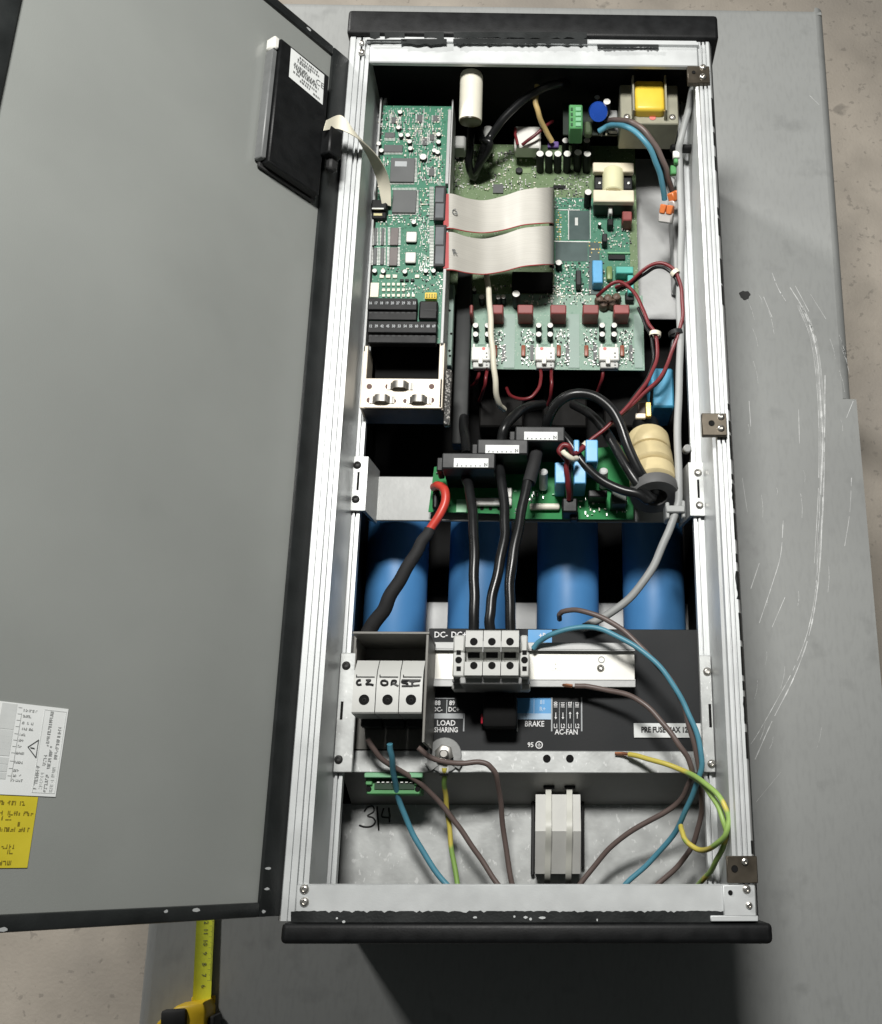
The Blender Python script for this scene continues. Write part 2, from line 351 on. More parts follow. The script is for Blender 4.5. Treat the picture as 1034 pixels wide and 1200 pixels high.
for sg in (1, -1):                                             # end walls, inside liner
    y0, y1 = sorted((sg * (HL - .012), sg * (HL - .001)))
    M().box(-.1744, .1744, y0, y1, H(-.25), H(-.006)).build('end_wall', liner, cab)
for xa_, xb_ in ((.1856, .1864), (-.1880, -.1871)): M().box(xa_, xb_, -HL + .001, HL - .001, .001, H(-.006)).build('outer_side_panel', blackpaint, cab)
# top and bottom rails
def end_rail(v_in, v_out, sg):
    yi = P(620, v_in, .001).y; yo = sg * HL
    y0, y1 = min(yi, yo), max(yi, yo)
    m = M().box(-.1650, .1710, y0, y1, H(-.005), H(.001), 0, .0012); return m, y0, y1
m, y0, y1 = end_rail(75, 42, 1)
m.build('top_rail', alu, cab)
M().box(-.170, .172, HL - .0095, HL - .005, H(-.02), H(.0042), 0, .0006).build('rail_lip', alu, cab)
m, y0, y1 = end_rail(1036, 1080, -1); yb_in = y1
o = M().box(-.1745, .1785, y0 + .001, y1, H(-.005), H(.0015), 0, .0012).build('bottom_rail', alu, cab)
# painted strips that have chipped along the rails
def chipped(name, u0, u1, vtop, vbot, h, amp, n=90, keep=lambda k: True):
    vs = []; fs = []
    for k in range(n + 1):
        u = u0 + (u1 - u0) * k / n; j = amp * (random.random() ** 2) * (1 if random.random() < .6 else -.25)
        vs += [P(u, vtop + j, h), P(u, vbot, h)]
    for k in range(n):
        if keep(k / n): fs.append((2 * k, 2 * k + 2, 2 * k + 3, 2 * k + 1))
    return M().add(vs, fs).build(name, blackpaint, cab)
chipped('chipped_paint', 341, 855, 1067.5, 1081, .0022, 2.2, 150)
m = M()
for u, v, L in ((557, 1075, 3), (603, 1074, 1.5), (616, 1075, 3), (622, 1077, 2), (636, 1075.5, 5), (403, 1080, 2.4), (395, 1076, 1.5), (700, 1078, 1.2)):
    p = P(u, v, .0026); k = M2(u, v, 0); m.prism([p + Vector((L * k * math.cos(t) * random.uniform(.7, 1), 1.7 * k * math.sin(t) * random.uniform(.6, 1), 0)) for t in [2 * PI * i / 8 for i in range(8)]], (0, 0, .0002))
m.build('bare_fleck', alu, cab, kind='stuff')
chipped('chipped_paint', 428, 832, 44, 37.5, .0046, 2.5, 70, keep=lambda t: (.05 < t < .63 or .0 < t < .03) and not (.11 < t < .16 or .22 < t < .25) )
chipped('chipped_paint', 470, 700, 51, 45.5, .0052, 3, 60, keep=lambda t: t < .22 or .26 < t < .95)
chipped('chipped_paint', 700, 772, 55.5, 52, .0052, 2.4, 40)
chipped('chipped_paint', 430, 478, 48.3, 46.3, .0052, .6, 20)
# worn black edge down the outside of the right rail
m = M()
k = 80.
while k < 1000:
    L = random.uniform(6, 34); wd = random.uniform(1.8, 4.2) * (1.4 if 560 < k < 900 else .8)
    if random.random() < .66:
        n = max(3, int(L / 4)); q = []
        for i in range(n + 1):
            y = k + L * i / n; ue = 835.3 + (y - 75) * .0539 + .2; q.append((P(ue, y, 0), P(ue - wd * random.uniform(.5, 1.2), y, 0)))
        vs = []
        for e, i_ in q: vs += [Vector((.1854, e.y, H(-.0045))), Vector((.1838, e.y, H(-.0008))), Vector((.1826, e.y, H(.0003))), Vector((min(.1822, i_.x), i_.y, H(.0004)))]
        m.add(vs, [(4 * i + j, 4 * i + 4 + j, 4 * i + 5 + j, 4 * i + 1 + j) for i in range(n) for j in range(3)])
    k += L + random.uniform(2, 18)
m.build('worn_edge', blackpaint, cab, kind='stuff')
# black end caps
def cap(u0, u1, sg, thick):
    x0, x1 = u0, u1; a, b = sorted((sg * HL, sg * (HL + thick)))
    m = M().box(x0, x1, a, b, .002, H(.004), 0, .004, seg=3)
    return m.build('end_cap', blackpl, cab)
cap(P(408, 28, 0).x, P(841, 28, 0).x, 1, P(620, 17, 0).y - HL)
cap(P(330, 1094, 0).x, P(905, 1094, 0).x, -1, -HL - P(620, 1106, 0).y)
# screws
def screw(parent, u, v, h, rpx, mt=zinc, hole=True, name='screw', mth=None):
    r = rpx * M2(u, v, h); p = P(u, v, h)
    m = M().rings(p - Vector((0, 0, .001)), (0, 0, 1), [(0, r), (.0016, r), (.0026, r * .8), (.003, r * .45), (.0018, r * .38), (.0018, .0001)], 16, 0, (1, 0))
    return m.build(name, mt, parent)
def hole(parent, u, v, h, rpx, name='hole', mt=None):
    r = rpx * M2(u, v, h); p = P(u, v, h)
    return M().rings(p, (0, 0, 1), [(.0004, r), (.0007, r * .97), (.0004, r * .9)], 16, 0, (0, 1)).build(name, mt or liner, parent)
for u, v, r in ((357, 1042, 5.6), (357, 1057, 5.6), (424, 61, 4), (424, 50, 3)): screw(cab, u, v, .0016, r)
# small latch plates on the right rail
def plate(u0, v0, u1, v1, h, t, screws, holes, mt=bronze, lab=None):
    o = M().pbox(u0, v0, u1, v1, h, t, 0, .0006).build('latch_plate', mt, cab, label=lab)
    for u, v, r in screws: screw(o, u, v, h, r)
    for u, v, r in holes: hole(o, u, v, h, r)
    return o
plate(806, 77, 832, 97, .004, .006, [(824, 79, 4), (824, 90, 4.2)], [(813, 85, 2.2)])
plate(823, 484, 852, 510, .006, .006, [(845, 488.5, 4.2), (845, 502, 4.2)], [(834, 496, 3.6)], lab='small bronze catch plate halfway down the right rail')
plate(852, 1003, 888, 1035, .003, .004, [(873, 1010, 4.4)], [(861, 1018, 4)], bronze)
o = M().pbox(848, 1037, 886, 1074, .0045, .006, 0, .0008).build('corner_plate', alu, cab)
screw(o, 875, 1042, .0045, 5); screw(o, 878, 1061, .0045, 4.2); hole(o, 856, 1046, .0045, 2.8)
M().pbox(833, 1073, 889, 1080, .0045, .004, 0, .0006).build('rail_lip', alu, cab)

# inner sheet-metal of the cabinet
hb = -.072
for nm, (u0, v0, u1, v1), sc, sl in (('bracket', (411, 535, 430, 598), ((419, 545), (417, 585)), (418.5, 553, 421, 574)), ('bracket', (808, 542, 826, 604), ((818, 554), (820, 592)), (817.5, 562, 820, 583))):
    sgn = 1 if u0 < 600 else -1
    x0, x1, ya, yb = prect(u0, v0, u1, v1, hb)
    xi = x1 + .005 if sgn == 1 else x0 - .006
    a0, b0 = (x0, x1) if sgn == 1 else (x1, x0)
    poly = [(a0, 0, H(hb)), (b0, 0, H(hb)), (xi, 0, H(-.112)), (xi - sgn * .003, 0, H(-.112)), (b0 - sgn * .003, 0, H(hb - .004)), (a0, 0, H(hb - .004))]
    o = M().prism([(p[0], ya, p[2]) for p in poly], (0, yb - ya, 0)).build('side_bracket', galv, cab)
    for u, v in sc: screw(o, u, v, hb + .0003, 4.6, dark if sgn == 1 else zinc)
    M().pbox(*sl, hb + .0008, .0006).build('slot', liner, o)
xl = P(432, 585, -.11).x; xr = P(815, 585, -.11).x; ya = P(600, 611, -.11).y; yb = P(600, 559, -.11).y
M().box(xl, xr, ya, yb, H(-.113), H(-.11), 0, .0008).build('cross_plate', bright, cab)
o = M().pbox(430, 706, 820, 790, -.2485, .003, 0, .0008).build('rear_plate', sidesheet, cab)
# printed panel, flange, slope and bottom plate
hp = -.092
M().pbox(500, 737, 828, 884, hp, .002, 0, .0005).build('printed_panel', paneld, cab)
xL = P(402, 893, hp).x; xR = P(826, 893, hp).x
y1 = P(600, 880, hp).y; y2 = P(600, 906, hp).y; y3 = P(600, 942, -.150).y; y4 = -HL + .004
fl = M().box(xL, xR, y2, y1, H(hp) - .0015, H(hp) + .0025, 0, .0008).build('flange', galv, cab)
for u in (641, 668): hole(fl, u, 889, hp + .0025, 4.6)
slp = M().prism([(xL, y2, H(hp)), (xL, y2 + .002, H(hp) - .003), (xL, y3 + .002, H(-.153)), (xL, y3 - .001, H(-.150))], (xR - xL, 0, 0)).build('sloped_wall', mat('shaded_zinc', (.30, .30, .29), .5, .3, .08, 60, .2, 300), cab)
bp_ = M().box(P(388, 990, -.15).x, P(832, 990, -.15).x, y4, y3, H(-.153), H(-.150), 0, .0005).build('gland_plate', galv, cab)
# ears of the panel with screws
for u0, v0, u1, v1, sc, slot in ((395, 765, 417, 905, ((406, 780), (397, 890)), (399, 822, 402, 843)), (822, 768, 836, 905, ((829, 787), (834, 895)), (831, 825, 834, 852))):
    o = M().pbox(u0, v0, u1, v1, -.071, .004, 0, .0006).build('panel_ear', galv, cab)
    for u, v in sc: screw(o, u, v, -.0708, 5, dark if u < 500 else zinc)
    M().pbox(*slot, -.0704, .0006).build('slot', liner, o)
# handwriting 3|4 on the gland plate
m = M(); hm = -.1497
def stroke(mm, pts, h, r=.0008, sub=6): mm.tube([P(u, v, h) for u, v in pts], r, 5, 0, sub)
stroke(m, [(427, 951), (431, 946), (437, 945), (438, 951), (431, 956), (437, 958), (440, 963), (436, 968), (428, 969), (421, 967)], hm)
m.build('marker_digit', marker, cab); m = M()
stroke(m, [(442, 945), (443, 958), (444, 973)], hm); m.build('marker_stroke', marker, cab); m = M()
stroke(m, [(450, 947), (448, 953), (448, 957), (454, 958), (457, 957.5), (456, 950), (456, 947), (456.5, 955), (456.5, 964)], hm); m.build('marker_digit', marker, cab)
# print of the panel, flat lettering with bars
m = M(); ph = hp + .0006
def bar(u0, v0, u1, v1, mi, dh=0): m.pbox(u0, v0, u1, v1, ph + dh, .0004, mi)
MT = [white, blue_pr, blue_pale, grey_pr, paneld]
m.ptext('DC-', 517, 744, 7, ph + .0001, 0, .95); m.ptext('DC+', 538, 744, 7, ph + .0001, 0, .95)
bar(619, 738, 647, 756, 1); m.ptext('+R', 636, 745, 6, ph + .0003, 0, .9)
bar(505, 836, 544, 842, 3); bar(505, 819, 506, 870, 3); bar(523.3, 820, 524.2, 836, 3); bar(543, 836, 544.6, 857, 3); bar(506, 818, 533, 818.8, 3)
m.ptext('88', 513, 824, 5.5, ph, 0, .9); m.ptext('DC-', 513, 831.5, 5.5, ph, 0, .85); m.ptext('89', 530, 824, 5.5, ph, 0, .9); m.ptext('DC+', 532, 831.5, 5.5, ph, 0, .85)
m.ptext('LOAD', 523, 847.5, 6.4, ph, 0, .92); m.ptext('SHARING', 523, 855.5, 6.0, ph, 0, .80)
bar(606, 818, 646, 836, 1); bar(606, 836, 646, 843, 2, .0002); bar(646, 817, 647.6, 857, 3); bar(605.6, 836, 607, 857, 3); bar(625.6, 819, 626.3, 836, 2, .0002)
m.ptext('81', 636, 823, 5, ph + .0003, 2, .9); m.ptext('R+', 636, 831, 5, ph + .0003, 2, .9)
m.ptext('BRAKE', 626.5, 848.5, 6.6, ph, 0, .85)
bar(681, 817, 682.6, 857, 3)
for k, (t1, ar, n) in enumerate((('L1', -1, '100'), ('L2', -1, '101'), ('L1', 1, '102'), ('L2', 1, '103'))):
    u = 651.5 + k * 8.4
    m.ptext(n, u, 826, 4.4, ph, 0, .8, rot=PI / 2); m.ptext(t1, u, 851, 5.2, ph, 0, .7)
    bar(u - .45, 835, u + .45, 842, 0)
    e = [P(u - 1.6, 838.5 - ar * 2, ph), P(u + 1.6, 838.5 - ar * 2, ph), P(u, 838.5 - ar * 4.5, ph)]
    m.add([q + Vector((0, 0, .0001)) for q in e], [(0, 1, 2) if ar > 0 else (0, 2, 1)])
    if k < 3: bar(u + 3.9, 823, u + 4.5, 855, 3)
m.ptext('AC-FAN', 664, 858, 6.2, ph, 0, .88)
m.ptext('95', 622, 873, 5.5, ph, 0, .95); m.ptext('91', 516, 870, 5, ph, 0, .9)
def ground_mark(u, v, r):
    c_ = P(u, v, ph); k = M2(u, v, ph)
    m.rings(c_, (0, 0, 1), [(0, r * k), (.0003, r * k), (.0003, (r - 1.2) * k), (0, (r - 1.2) * k)], 20, 0, (0, 0))
    bar(u - .4, v - 2.4, u + .4, v, 0); bar(u - 2.2, v - .3, u + 2.2, v + .4, 0); bar(u - 1.2, v + 1.1, u + 1.2, v + 1.7, 0)
ground_mark(632, 873, 4.4); ground_mark(527, 870, 4.2)
m.build('panel_print', MT, cab, kind='stuff')
# fuse rating label
o = M().pbox(743, 847.5, 823, 864.5, hp + .0016, .0006, 0, .0002); o.ptext('PRE FUSE MAX 125A', 783, 855.5, 6.4, hp + .0018, 1, .80, bold=.0003)
o.build('fuse_label', [paper, marker], cab, label='white label reading PRE FUSE MAX 125A')

# ------------------------------------------------------------------ door with its labels
door_in = [PD(1, 1076, 0), PD(312, 1066, 0)]
s_in0 = .0165; s_in1 = .3097; yB = -.4194; yT = .3963; rb = .0105
door = M(); door.prism([DW(-.004, yB + .002, -.002), DW(.326, yB + .002, -.002), DW(.326, yT - .002, -.002), DW(-.004, yT - .002, -.002)], DN * -.002)
T = Matrix(((DA.x, 0, DN.x, D0.x), (DA.y, 1, DN.y, D0.y), (DA.z, 0, DN.z, D0.z), (0, 0, 0, 1)))
door.box(s_in0 - .001, s_in1 + .001, yB + rb - .001, yT - rb + .001, -.0019, 0, 0, 0, T)
door = door.build('door', grey_door, cab)
def rimp(s0, s1, ya, yb): M().box(s0, s1, ya, yb, -.016, .0035, 0, .0016, T, 2).build('rim', blackpaint, door)
rimp(-.0055, s_in0, yB, yT); rimp(s_in1, .328, yB, yT); rimp(s_in0 + .0002, s_in1 - .0002, yB, yB + rb); rimp(s_in0 + .0002, s_in1 - .0002, yT - rb, yT)
m = M()
for s_, y_ in ((.255, yB + .005), (.10, yB + rb - .003), (.075, yB + rb - .003), (.012, yB + .02), (.013, yB + .004), (.05, yT - .005), (.012, yB + .035), (.215, yB + .002)):
    n = 7; L = random.uniform(.002, .006); z = .0037
    m.prism([DW(s_ + L * math.cos(t) * random.uniform(.6, 1), y_ + .0016 * math.sin(t) * random.uniform(.5, 1), z) for t in [2 * PI * k / n for k in range(n)]], DN * .0002)
m.build('paint_chip', alu, door, kind='stuff')
# wiring label (white) and warning label (yellow)
def dT(s_, y_, d, rot=0, sx=1): return Matrix.Translation(DW(s_, y_, d)) @ Matrix(((-DA.x, 0, DN.x, 0), (-DA.y, 1, DN.y, 0), (-DA.z, 0, DN.z, 0), (0, 0, 0, 1))) @ Matrix.Rotation(rot, 4, 'Z') @ Matrix.Diagonal((sx, 1, 1, 1))
sr, yt_ = PD(80, 831, 0); _, yb_ = PD(67, 934, 0)
Lw = .092                                       # the label runs out of frame on the left
m = M().box(sr, sr + Lw, yb_, yt_, .0002, .0006, 0, 0, T)
def dbox(s0, s1, ya, yb, mi, z=.0008): m.box(s0, s1, ya, yb, z - .0001, z, mi, 0, T)
hh = yt_ - yb_
def frame(s0, s1, ya, yb, wd, mi): dbox(s0, s1, ya, ya + wd, mi); dbox(s0, s1, yb - wd, yb, mi); dbox(s0, s0 + wd, ya, yb, mi); dbox(s1 - wd, s1, ya, yb, mi)
mpx = .092 / 118
frame(sr + .0012, sr + .0165, yb_ + .002, yt_ - .002, .0003, 3)
def glyphs(along, s_, y_, L, hgt, mi, z=.0008, adv=.0011):
    """rows of small letter-like strokes; along = 's' (rows run across) or 'y' (rows run down the label)"""
    for i in range(int(L / adv)):
        q_ = random.random()
        if q_ < .14: continue
        for k in range(2 if q_ < .6 else 3):
            a_ = adv * i + random.choice((0, .35, .6)) * adv; b_ = random.choice((-1, -.2, .5)) * hgt
            if random.random() < .55: r_ = (a_, a_ + adv * .28, -hgt, random.choice((hgt, hgt, .3 * hgt)))
            else: r_ = (a_, a_ + adv * .75, b_, b_ + hgt * .45)
            zz = z + random.uniform(0, .00008)
            if along == 's': m.box(s_ - r_[1], s_ - r_[0], y_ + r_[2], y_ + r_[3], zz - .0001, zz, mi, 0, T)
            else: m.box(s_ - r_[3], s_ - r_[2], y_ - r_[1], y_ - r_[0], zz - .0001, zz, mi, 0, T)
for s_, f0, f1, mi in ((.0042, .40, .78, 2), (.0042, .04, .34, 3), (.0080, .30, .56, 2), (.0080, .03, .24, 2), (.0112, .55, .95, 2), (.0112, .34, .46, 2), (.0115, .08, .26, 3), (.0150, .06, .34, 2)):
    glyphs('y', sr + s_, yb_ + hh * f1, (f1 - f0) * hh, .0011, mi)
q = [DW(sr + .0176, yb_ + hh * .42, .001), DW(sr + .0176, yb_ + hh * .62, .001), DW(sr + .0240, yb_ + hh * .53, .001)]
m.tube(q + [q[0]], .0003, 4, 1, spline=False); m.tube([DW(sr + .0195, yb_ + hh * .52, .001), DW(sr + .0222, yb_ + hh * .525, .001)], .0003, 4, 1, spline=False)
for k, (fr, L) in enumerate(((.93, .0095), (.865, .0055), (.79, .009), (.725, .0086), (.66, .005), (.595, .003), (.53, .003), (.455, .006), (.355, .0055), (.265, .004), (.21, .006), (.16, .0075))):
    glyphs('s', sr + .0305 + .0006 * (k > 5), yb_ + hh * fr, L, .0008, 2, adv=.0009)
dbox(sr + .0313, sr + .0316, yb_ + .008, yt_ - .006, 2)
for fr in (.95, .88, .81, .74, .66, .59, .52, .45, .36, .28, .2): dbox(sr + .0316, sr + .034, yb_ + hh * fr, yb_ + hh * fr + .0003, 2); dbox(sr + .035, sr + .045, yb_ + hh * fr - .002, yb_ + hh * fr + .002, 3)
m.build('wiring_label', [paper, ink, inkg, inkl], door)
s2, _ = PD(38, 975, 0); _, y2_ = PD(20, 1017, 0)
m = M().box(s2, s2 + .09, y2_, yb_ - .0006, .0002, .0006, 0, 0, T); hy = yb_ - y2_
for fr, a_, L in ((.89, .007, .022), (.75, .0022, .024), (.68, .0135, .012), (.60, .008, .006), (.525, .0022, .024), (.29, .010, .012), (.22, .0085, .007), (.07, .0105, .010)):
    n = int(L / .0017)
    glyphs('s', s2 + a_ + L, y2_ + hy * fr, L, .0013, 1, adv=.0016)
m.build('warning_label', [ypaper, yink], door)

# ------------------------------------------------------------------ keypad on the door
kd = .014
c0 = PD(329, 43, kd); c1 = PD(384, 88, kd); c2 = PD(377, 232, kd); c3 = PD(316, 188, kd)
ks0 = (c1[0] + c2[0]) / 2; ks1 = (c0[0] + c3[0]) / 2; ky0 = (c2[1] + c3[1]) / 2; ky1 = (c0[1] + c1[1]) / 2
kp = thing('keypad_unit', 'black plastic keypad back with white rating sticker fixed inside the raised door', 'keypad', DW((ks0 + ks1) / 2, (ky0 + ky1) / 2, .0))
M().box(ks0, ks1, ky0, ky1, .0045, kd, 0, .0012, T).build('housing', blackpl, kp)
M().box(ks1 + .0002, ks1 + .006, ky0 + .003, ky1 - .014, .001, kd - .003, 0, .001, T).build('side_lip', mat('lip_grey', (.16, .165, .165), .45), kp)
M().box(ks1 + .0002, ks1 + .0065, ky1 - .0136, ky1 - .0005, .001, kd - .001, 0, .0015, T).build('clip', whitepl, kp)
M().box(ks0 - .004, ks1 + .002, ky0 - .002, ky1 + .002, .0008, .0044, 0, .0008, T).build('gasket', rub, kp)
e = [PD(341, 56, kd), PD(380, 88, kd), PD(378, 123, kd), PD(338.5, 90, kd)]
m = M().add([DW(s_, y_, kd + .0003) for s_, y_ in e], [(0, 3, 2, 1)])
def lerp(fx, fy):
    a = Vector(e[0]) + (Vector(e[1]) - Vector(e[0])) * fx; b = Vector(e[3]) + (Vector(e[2]) - Vector(e[3])) * fx; q = a + (b - a) * fy; return q
for r_, (fy, f0, f1) in enumerate(((.10, .25, .8), (.20, .2, .85), (.28, .2, .6), (.42, .12, .5), (.48, .1, .75), (.55, .12, .8), (.62, .2, .85), (.72, .1, .3), (.75, .35, .8), (.85, .3, .6), (.90, .7, .9))):
    x = f0
    while x < f1:
        L = random.uniform(.02, .07); a_ = lerp(x, fy); b_ = lerp(min(x + L, f1), fy); hgt = .0011
        m.add([DW(a_.x, a_.y - hgt, kd + .0006), DW(b_.x, b_.y - hgt, kd + .0006), DW(b_.x, b_.y + hgt, kd + .0006), DW(a_.x, a_.y + hgt, kd + .0006)], [(0, 3, 2, 1), (0, 1, 2, 3)], 1); x += L + random.uniform(.01, .03)
q = lerp(.88, .42); m.text('CE', dT(q.x, q.y, kd + .0006), .009, 2)
m.build('rating_sticker', [paper, inkg, ink], kp, sharp=20)
q = PD(381, 172, kd); M().box(q[0] - .010, q[0] + .006, q[1] - .014, q[1] + .016, kd, kd + .013, 0, .0015, T).build('cable_socket', blackpl, kp)
q = PD(383, 190, kd); M().box(q[0] - .008, q[0] + .002, q[1] - .010, q[1] + .006, kd, kd + .008, 0, .002, T).build('socket_latch', rub, kp)
# flat cable from keypad to control card
hc = -.060
pts = [DW(*PD(381, 147, kd + .012), kd + .012), P(397, 143, .035), P(412, 152, .030), P(428, 170, .010), P(442, 192, -.015), P(450, 215, -.036), P(453, 240, -.052)]
side = [Vector((.001, .0058, .0)), Vector((.0005, .0072, .001)), Vector((-.0032, .0070, .001)), Vector((-.0062, .0042, .001)), Vector((-.0070, .0022, .001)), Vector((-.0064, .0008, .001)), Vector((-.0045, .0002, .002))]
tag(M().strip(pts, side, .0008).build('flat_cable', creamw), 'cream flat cable running from keypad to control card', 'cable')

# ------------------------------------------------------------------ board helpers
def smd(parent, region, h, n, mats, occ=(), smin=1.2, smax=3.2, hmax=.0022, wts=None, name='surface_parts', rows=None, vert=0):
    m = M(); u0, v0, u1, v1 = region; tries = 0; c_ = 0
    while c_ < n and tries < n * 12:
        tries += 1
        u = random.uniform(u0, u1); v = random.uniform(v0, v1)
        if rows: v = round(v / rows) * rows
        if any(a - 1 < u < c + 1 and b - 1 < v < d + 1 for a, b, c, d in occ): continue
        L = random.uniform(smin, smax); Wd = random.uniform(.8, 1.5) * smin / 1.2
        if vert: L, Wd = random.uniform(.5, .8), L
        elif random.random() < .5: L, Wd = Wd, L
        mi = random.choices(range(len(mats)), wts)[0]
        z = random.uniform(.0006, hmax)
        m.pbox(u - L / 2, v - Wd / 2, u + L / 2, v + Wd / 2, h + z, z, mi); c_ += 1
    return m.build(name, mats, parent, kind='stuff')
def chip(parent, u0, v0, u1, v1, h, t, pins='', name='chip', mt=None, pinpx=2.2):
    o = M().pbox(u0, v0, u1, v1, h + t, t * .85, 0, .0004).build(name, mt or chipm, parent)
    m = M(); pitch = 1.6
    def row(a, b, f):
        k = a + .5
        while k < b: f(k); k += pitch
    for s_ in pins:
        if s_ == 'b': row(u0, u1, lambda k: m.pbox(k - .45, v1, k + .45, v1 + pinpx, h + .0012, .001))
        if s_ == 't': row(u0, u1, lambda k: m.pbox(k - .45, v0 - pinpx, k + .45, v0, h + .0012, .001))
        if s_ == 'l': row(v0, v1, lambda k: m.pbox(u0 - pinpx, k - .45, u0, k + .45, h + .0012, .001))
        if s_ == 'r': row(v0, v1, lambda k: m.pbox(u1, k - .45, u1 + pinpx, k + .45, h + .0012, .001))
    if m.f: m.build('pins', silver, o, kind='stuff')
    return o
def can(parent, u, v, h, H_, rpx, body=blackpl, top=whitepl, name='capacitor', n=14):   # upright can: (u, v) is the centre of its top
    p = P(u, v, h + H_); r = rpx * M2(u, v, h + H_)
    m = M().rings(p - Vector((0, 0, H_)), (0, 0, 1), [(0, r), (H_ - .0008, r), (H_, r * .9)], n, 0, (1, 0)).rings(p, (0, 0, 1), [(0, r * .9), (.0002, r * .5)], n, 1, (0, 1))
    return m.build(name, [body, top], parent)

# ------------------------------------------------------------------ control card in its metal cage
card = thing('control_card', 'long green control card in a metal cage beside the left rail', 'circuit card', P(478, 300, hc - .03))
x0, x1, y0, y1 = P(438, 300, hc).x, P(522.5, 300, hc).x, P(478, 402, hc).y, P(478, 124, hc).y
M().box(x0, x1, y0, y1, H(hc) - .0016, H(hc), 0).build('board', pcb_a, card)
cy0 = P(470, 478, hc + .004).y
m = M().box(x0 - .003, x0 - .0016, cy0 + .06, y1 + .006, H(hc) - .03, H(hc) + .004); m.build('cage_side', sidesheet, card)
m = M().box(x1 + .0004, x1 + .0018, cy0 + .001, y1 + .006, H(hc) - .03, H(hc) + .004); m.build('cage_side', sidesheet, card)
M().pbox(518, 310, 521.5, 402, hc + .007, .012, 0, .0004).build('cage_edge', sidesheet, card)
M().pbox(523.5, 128, 527.5, 215, hc + .007, .012, 0, .0004).build('cage_edge', sidesheet, card)
M().pbox(424, 405, 429.5, 478, hc + .004, .03, 0, .0005).build('cage_foot_side', creamplate, card)
M().pbox(514, 402, 520, 478, hc + .003, .03, 0, .0005).build('cage_foot_side', creamplate, card)
pl = M().pbox(427, 443.5, 518, 478, hc + .004, .003, 0, .0005).build('clamp_plate', creamplate, card)
xa, xb, ya, _ = prect(425, 443.5, 520, 478.6, hc + .004)
M().box(xa, xb, ya, ya + .0015, H(hc) - .034, H(hc) + .0009, 0).build('cage_end', mat('brown_steel', (.10, .085, .075), .5, .4, .2), card)
M().box(xa + .004, xb - .004, ya + .002, P(470, 404, hc - .028).y, H(hc) - .036, H(hc) - .034).build('cage_floor', liner, card)
for u, v in ((433, 453), (455, 453), (506, 453), (433, 469), (462, 470), (475, 470), (506, 469)): hole(pl, u, v, hc + .004, 3.2 if v < 460 or u in (433, 506) else 2.4, mt=mat('hole_brown', (.12, .06, .05), .6) if 'hole_brown' not in bpy.data.materials else bpy.data.materials['hole_brown'])
def clamp(u, v, w_, up):
    m = M(); c_ = P(u, v, hc + .004); k = M2(u, v, hc)
    pts = [(-w_ / 2 - 5, 0, .0008), (-w_ / 2, 0, .001), (-w_ / 3, 0, .0055), (0, 0, .0065), (w_ / 3, 0, .0055), (w_ / 2, 0, .001), (w_ / 2 + 6, 0, .0008)]
    m.strip([c_ + Vector((a * k, 0, z)) for a, b, z in pts], Vector((0, 4.4 * k, 0)), .0008, 0)
    o = m.build('cable_clamp', mat('clamp_steel', (.28, .27, .25), .4, .7, .2) if 'clamp_steel' not in bpy.data.materials else bpy.data.materials['clamp_steel'], card); return o
clamp(469, 453, 19, 0); clamp(447.5, 469, 18, 0); clamp(491, 469.5, 18, 0)
# gasket strips beside the cage
x_ = P(522.5, 466, hc - .006).x
M().box(x_ - .001, x_ + .0052, P(520, 498, hc - .004).y, P(520, 433, hc - .004).y, H(hc) - .012, H(hc) - .003, 0, .0015, seg=2).build('woven_gasket', mesh_gasket, card)
# terminal strips
def strip(u0, v0, u1, v1, n, nums, h, t):
    o = M().pbox(u0, v0, u1, (v0 + v1) / 2 + 1, h + t, t, 0, .0008).pbox(u0 + .4, (v0 + v1) / 2 + 1.2, u1 - .4, v1, h + t * .70, t * .7, 0, .0008).build('terminal_strip', blackpl, card)
    m = M()
    for k, tx in enumerate(nums): m.ptext(tx, u0 + (u1 - u0) * (k + .5) / n, v0 + 6.2, 3.6, h + t + .0003, 0, .75)
    m.build('number_print', grey_pr, o, kind='stuff')
    m = M()
    for k in range(n):
        uc = u0 + (u1 - u0) * (k + .5) / n; m.pbox(uc - 1.7, v1 - 9.5, uc + 1.7, v1 - 7.5, h + t * .70 + .0003, .0004, 0)
    m.build('clamp_slots', dgrey, o, kind='stuff')
strip(431, 349, 489, 375, 9, '16 17 18 19 20 27 29 32 33'.split(), hc, .011)
strip(431, 376, 512, 402, 12, '12 39 42 45 50 53 54 55 60 61 68 69'.split(), hc, .013)
o = M().pbox(491, 352, 513, 374, hc + .010, .010, 0, .0015).build('relay_plug', blackpl, card)
M().pbox(497, 363, 512, 363.8, hc + .0104, .0004).build('seam', dgrey, o)
o = M().pbox(498, 342.5, 512, 350, hc + .006, .006, 0, .0005).build('switch_bank', yellow, card)
for k in range(4): M().pbox(499.3 + k * 3.1, 344, 501.3 + k * 3.1, 348.5, hc + .0068, .0008).build('lever', mat('olive', (.35, .28, .03), .5) if 'olive' not in bpy.data.materials else bpy.data.materials['olive'], o)
